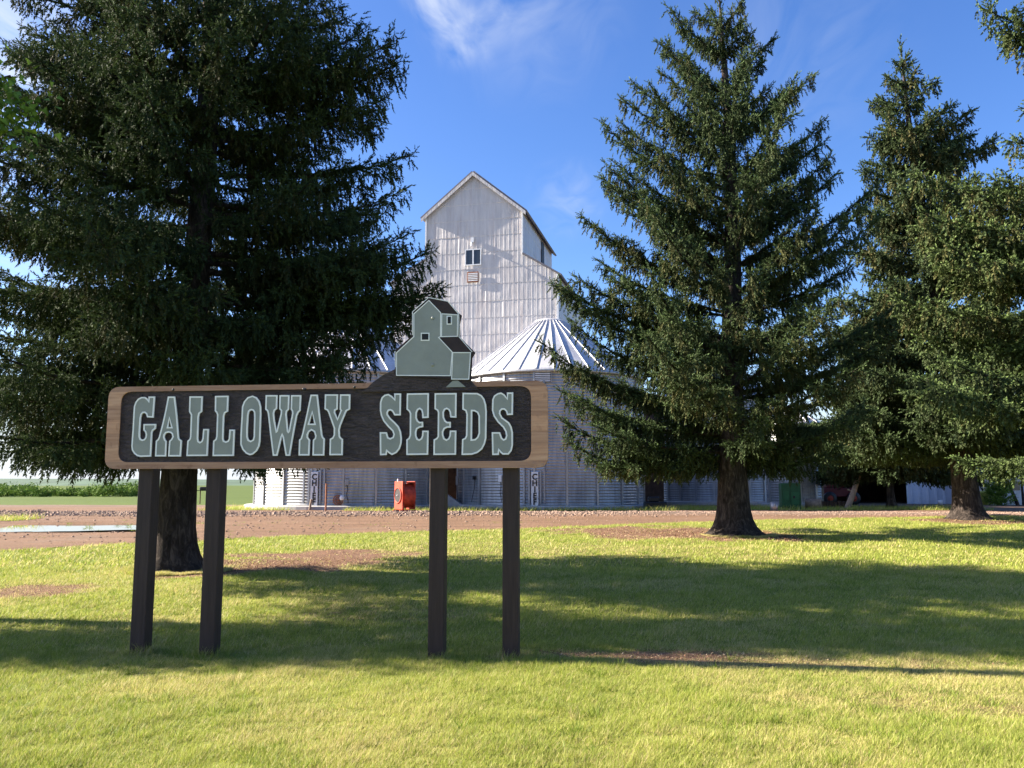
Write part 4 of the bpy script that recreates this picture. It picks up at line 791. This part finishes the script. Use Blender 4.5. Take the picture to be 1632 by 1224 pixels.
# ------------------------------------------------------------------ stones and grass
g = np.random.default_rng(99)
ico = np.array([(0, 0, 1), (0, 0, -.6), (1, 0, 0), (-1, 0, 0), (0, 1, 0), (0, -1, 0)], float); ifc = np.array([(0, 2, 4), (0, 4, 3), (0, 3, 5), (0, 5, 2), (1, 4, 2), (1, 3, 4), (1, 5, 3), (1, 2, 5)])
n = 24000; x = g.uniform(-24, 26, n); y = np.where(g.random(n) < .62, 39.7 + .8*np.sin(x*.13) + g.normal(size=n)*1.25, g.uniform(22, 55, n)); ok = (y > edge_y(x) + .3) & (y < 45.2); x, y = x[ok], y[ok]; n = len(x)
s = (g.random(n)**2.4*.068*(.4 + .6*smooth(14, -2, x)) + .02)*np.where(np.abs(y - 39.7) < 3.2, 1.0, .6); z = road_z(x, y); Rz = g.uniform(0, 6.28, n); V = ico[None] * g.uniform(.6, 1.3, (n, 6, 1)) * s[:, None, None] * np.array([1, 1, .7]); c, s_ = np.cos(Rz)[:, None], np.sin(Rz)[:, None]
V = np.stack([V[..., 0]*c - V[..., 1]*s_, V[..., 0]*s_ + V[..., 1]*c, V[..., 2]], -1) + np.stack([x, y, z + s*.2], -1)[:, None]
T = V[:, ifc].reshape(-1, 3, 3); st = link('gravel_stones', tri_mesh('gravel_stones', T), M_stone); tag(st, 'loose stones heaped in a windrow across the gravel yard', 'gravel', kind='stuff')
def blades(n, ymin, ymax, hgt, wid, xl=.95, pw=1.0, inside=None, dryb=0, xr=None, maxbare=.85):
    u = g.random(n); y = (ymin**pw + u*(ymax**pw - ymin**pw))**(1/pw); x = g.uniform(-1, 1, n)*(xl*y + .4) if xr is None else g.uniform(xr[0], xr[1], n)
    ok = inside(x, y); x, y = x[ok], y[ok]; bm = bare_mask(x, y) if maxbare < 1.5 else x*0; ok = g.random(len(x)) > bm*maxbare; x, y, bm = x[ok], y[ok], bm[ok]; n = len(x)
    cl_ = fbm(x, y, .5, 41); dry = np.clip((fbm(x, y, 1.5, 51) - .50)*2.2 + .18*smooth(-1, 5, x)*smooth(9, 5, y) + dryb, 0, 1)
    h = hgt*g.uniform(.4, 1.3, n)*(.3 + 1.5*fbm(x, y, .22, 43))*(1 - .5*bm); a = g.uniform(0, 6.28, n); lean = g.uniform(.1, 1.25, n)*h; la = g.normal(size=n)*1.3
    z = np.where(y < edge_y(x) + .3, lawn_z(x, y), road_z(x, y)) - .008; P = np.stack([x, y, z], -1); w_ = wid*g.uniform(.7, 1.3, n); B = np.stack([np.cos(a)*w_, np.sin(a)*w_, a*0], -1)
    tip = P + np.stack([np.cos(la)*lean, np.sin(la)*lean, h], -1); T = np.stack([P - B/2, P + B/2, tip], 1)
    isdry = (g.random(n) < (.16 + .75*dry + .7*bm)); t = np.stack([np.clip(g.random(n)*.7 + cl_*.5 - .08*smooth(1, -3, x), 0, 1), np.where(isdry, g.uniform(.45, 1, n), g.uniform(0, .15, n)), a*0], -1); return T, np.repeat(t, 3, 0)
def lawn_in(x, y): return y < edge_y(x) + .3
R_ = [blades(900000, 4.2, 8.5, .038, .0042, inside=lawn_in, pw=.6), blades(500000, 8.3, 16, .046, .008, inside=lawn_in, pw=.8), blades(290000, 15.5, 46, .06, .02, inside=lawn_in, pw=.7)]
posts_ = [(float(S_O[0] + sd_[0]*sp(px, 1000, .12)[0] - sn_[0]*.135), float(S_O[1] + sd_[1]*sp(px, 1000, .12)[0] - sn_[1]*.135)) for px in (224.5, 334.5, 696.5, 814.5)]
def near_post(x, y):
    d = np.min([np.hypot(x - a, y - b) for a, b in posts_], 0); return (d < .19) & (g.random(len(x)) < 1.3 - d*5)
def near_trunk(x, y):
    d = np.min([np.abs(np.hypot(x - b_.x, y - b_.y) - r_0) for b_, r_0 in ((b1, .72), (b2, .95), (b3, 1.0))], 0); return d < .16
R_ += [blades(90000, 7.2, 8.9, .085, .0050, inside=near_post, xr=(-4.3, .5), maxbare=.4), blades(160000, b1.y - 1, b1.y + .2, .09, .009, inside=near_trunk, xr=(b1.x - 1, b1.x + 1), maxbare=.6), blades(60000, b2.y - 1.3, b2.y + .2, .09, .013, inside=near_trunk, xr=(b2.x - 1.3, b2.x + 1.3), maxbare=.6)]
def tufts(nc, ymin, ymax, k, rad, hgt, wid, seed, dark=True):
    g2_ = np.random.default_rng(seed); y = ymin + (ymax - ymin)*g2_.random(nc)**1.3; x = g2_.uniform(-1, 1, nc)*(.66*y + .3); kp = (bare_mask(x, y) < .5) & (fbm(x, y, 2.0, 61) > .42); x, y = np.repeat(x[kp], k), np.repeat(y[kp], k); n = len(x)
    dx, dy = g2_.normal(size=n)*rad, g2_.normal(size=n)*rad; cs = np.repeat(g2_.uniform(.6, 1.4, kp.sum()), k); x, y = x + dx, y + dy; h = hgt*cs*g2_.uniform(.5, 1.2, n); P = np.stack([x, y, lawn_z(x, y) - .01], -1); a = g2_.uniform(0, 6.28, n); w_ = wid*g2_.uniform(.7, 1.4, n)
    B = np.stack([np.cos(a)*w_, np.sin(a)*w_, a*0], -1); tip = P + np.stack([dx*1.2 + g2_.normal(size=n)*h*.35, dy*1.2 + g2_.normal(size=n)*h*.35, h], -1); T = np.stack([P - B/2, P + B/2, tip], 1)
    t = np.stack([g2_.random(n)*(.35 if dark else .9), np.repeat(g2_.random(kp.sum())**4, k)*.8*(0 if dark else 1), a*0], -1); return T, np.repeat(t, 3, 0)
R_ += [tufts(1500, 4.3, 15, 34, .030, .060, .0055, 3), tufts(700, 4.3, 12, 26, .022, .075, .005, 4, False), tufts(900, 12, 34, 22, .06, .08, .014, 6)]
T = np.concatenate([r[0] for r in R_]); A = np.concatenate([r[1] for r in R_]); gr_ = link('grass', tri_mesh('grass', T, A), M_blade); tag(gr_, 'rough sunlit lawn grass with dry patches', 'grass', kind='stuff')
r = blades(110000, 33, 51, .20, .03, inside=lambda x, y: in_strip(x, y) > .4, xr=(-40, 26), maxbare=2, dryb=-.2)
g2 = link('grass', tri_mesh('grass', r[0], r[1]), M_blade); tag(g2, 'green weeds growing along the feet of the bins and in the yard', 'weeds', kind='stuff')

# brown needle and cone litter lying on the bare patches
g = np.random.default_rng(5); Ts, As = [], []
for (px, py, rx, ry, n) in ((500, 893, 3.2, 2.6, 16000), (330, 912, 1.8, 1.8, 9000), (440, 905, 2.0, 1.6, 8000), (1060, 850, 4.4, 4.0, 20000), (1175, 858, 2.4, 2.6, 9000), (1030, 1050, 1.5, .4, 9000), (55, 945, 1.1, .9, 6000), (1546, 832, 2.8, 3, 7000), (1300, 1065, 2.4, .35, 3000)):
    n = int(n*.55)
    c = on_ground(px, py); x = c.x + g.uniform(-1, 1, n)*rx; y = c.y + g.uniform(-1, 1, n)*ry; ok = g.random(n) < bare_mask(x, y)*1.1; x, y = x[ok], y[ok]; n = len(x); k_ = max(1, c.y/10)
    L = g.uniform(.010, .030, n)*k_; a = g.uniform(0, 6.28, n); P = np.stack([x, y, lawn_z(x, y) + g.uniform(.004, .02, n)], -1); d = np.stack([np.cos(a)*L, np.sin(a)*L, g.uniform(-.3, .6, n)*L], -1); b = np.stack([-np.sin(a), np.cos(a), a*0], -1)*(L*.22)[:, None]
    Ts.append(np.stack([P - b, P + b, P + d], 1)); As.append(np.repeat(np.stack([g.random(n), (g.random(n) < .12)*1., a*0], -1), 3, 0))
q = NT('needle_litter', .9, 0, .1); a_ = q.attr(); q.color(q.mix(a_[1], q.mix(a_[0], (.045, .024, .015), (.36, .20, .115)), (.55, .40, .24)))
tag(link('needle_litter', tri_mesh('needle_litter', np.concatenate(Ts), np.concatenate(As)), q.m), 'brown needle litter under the spruces and along worn lawn', 'litter', kind='stuff')
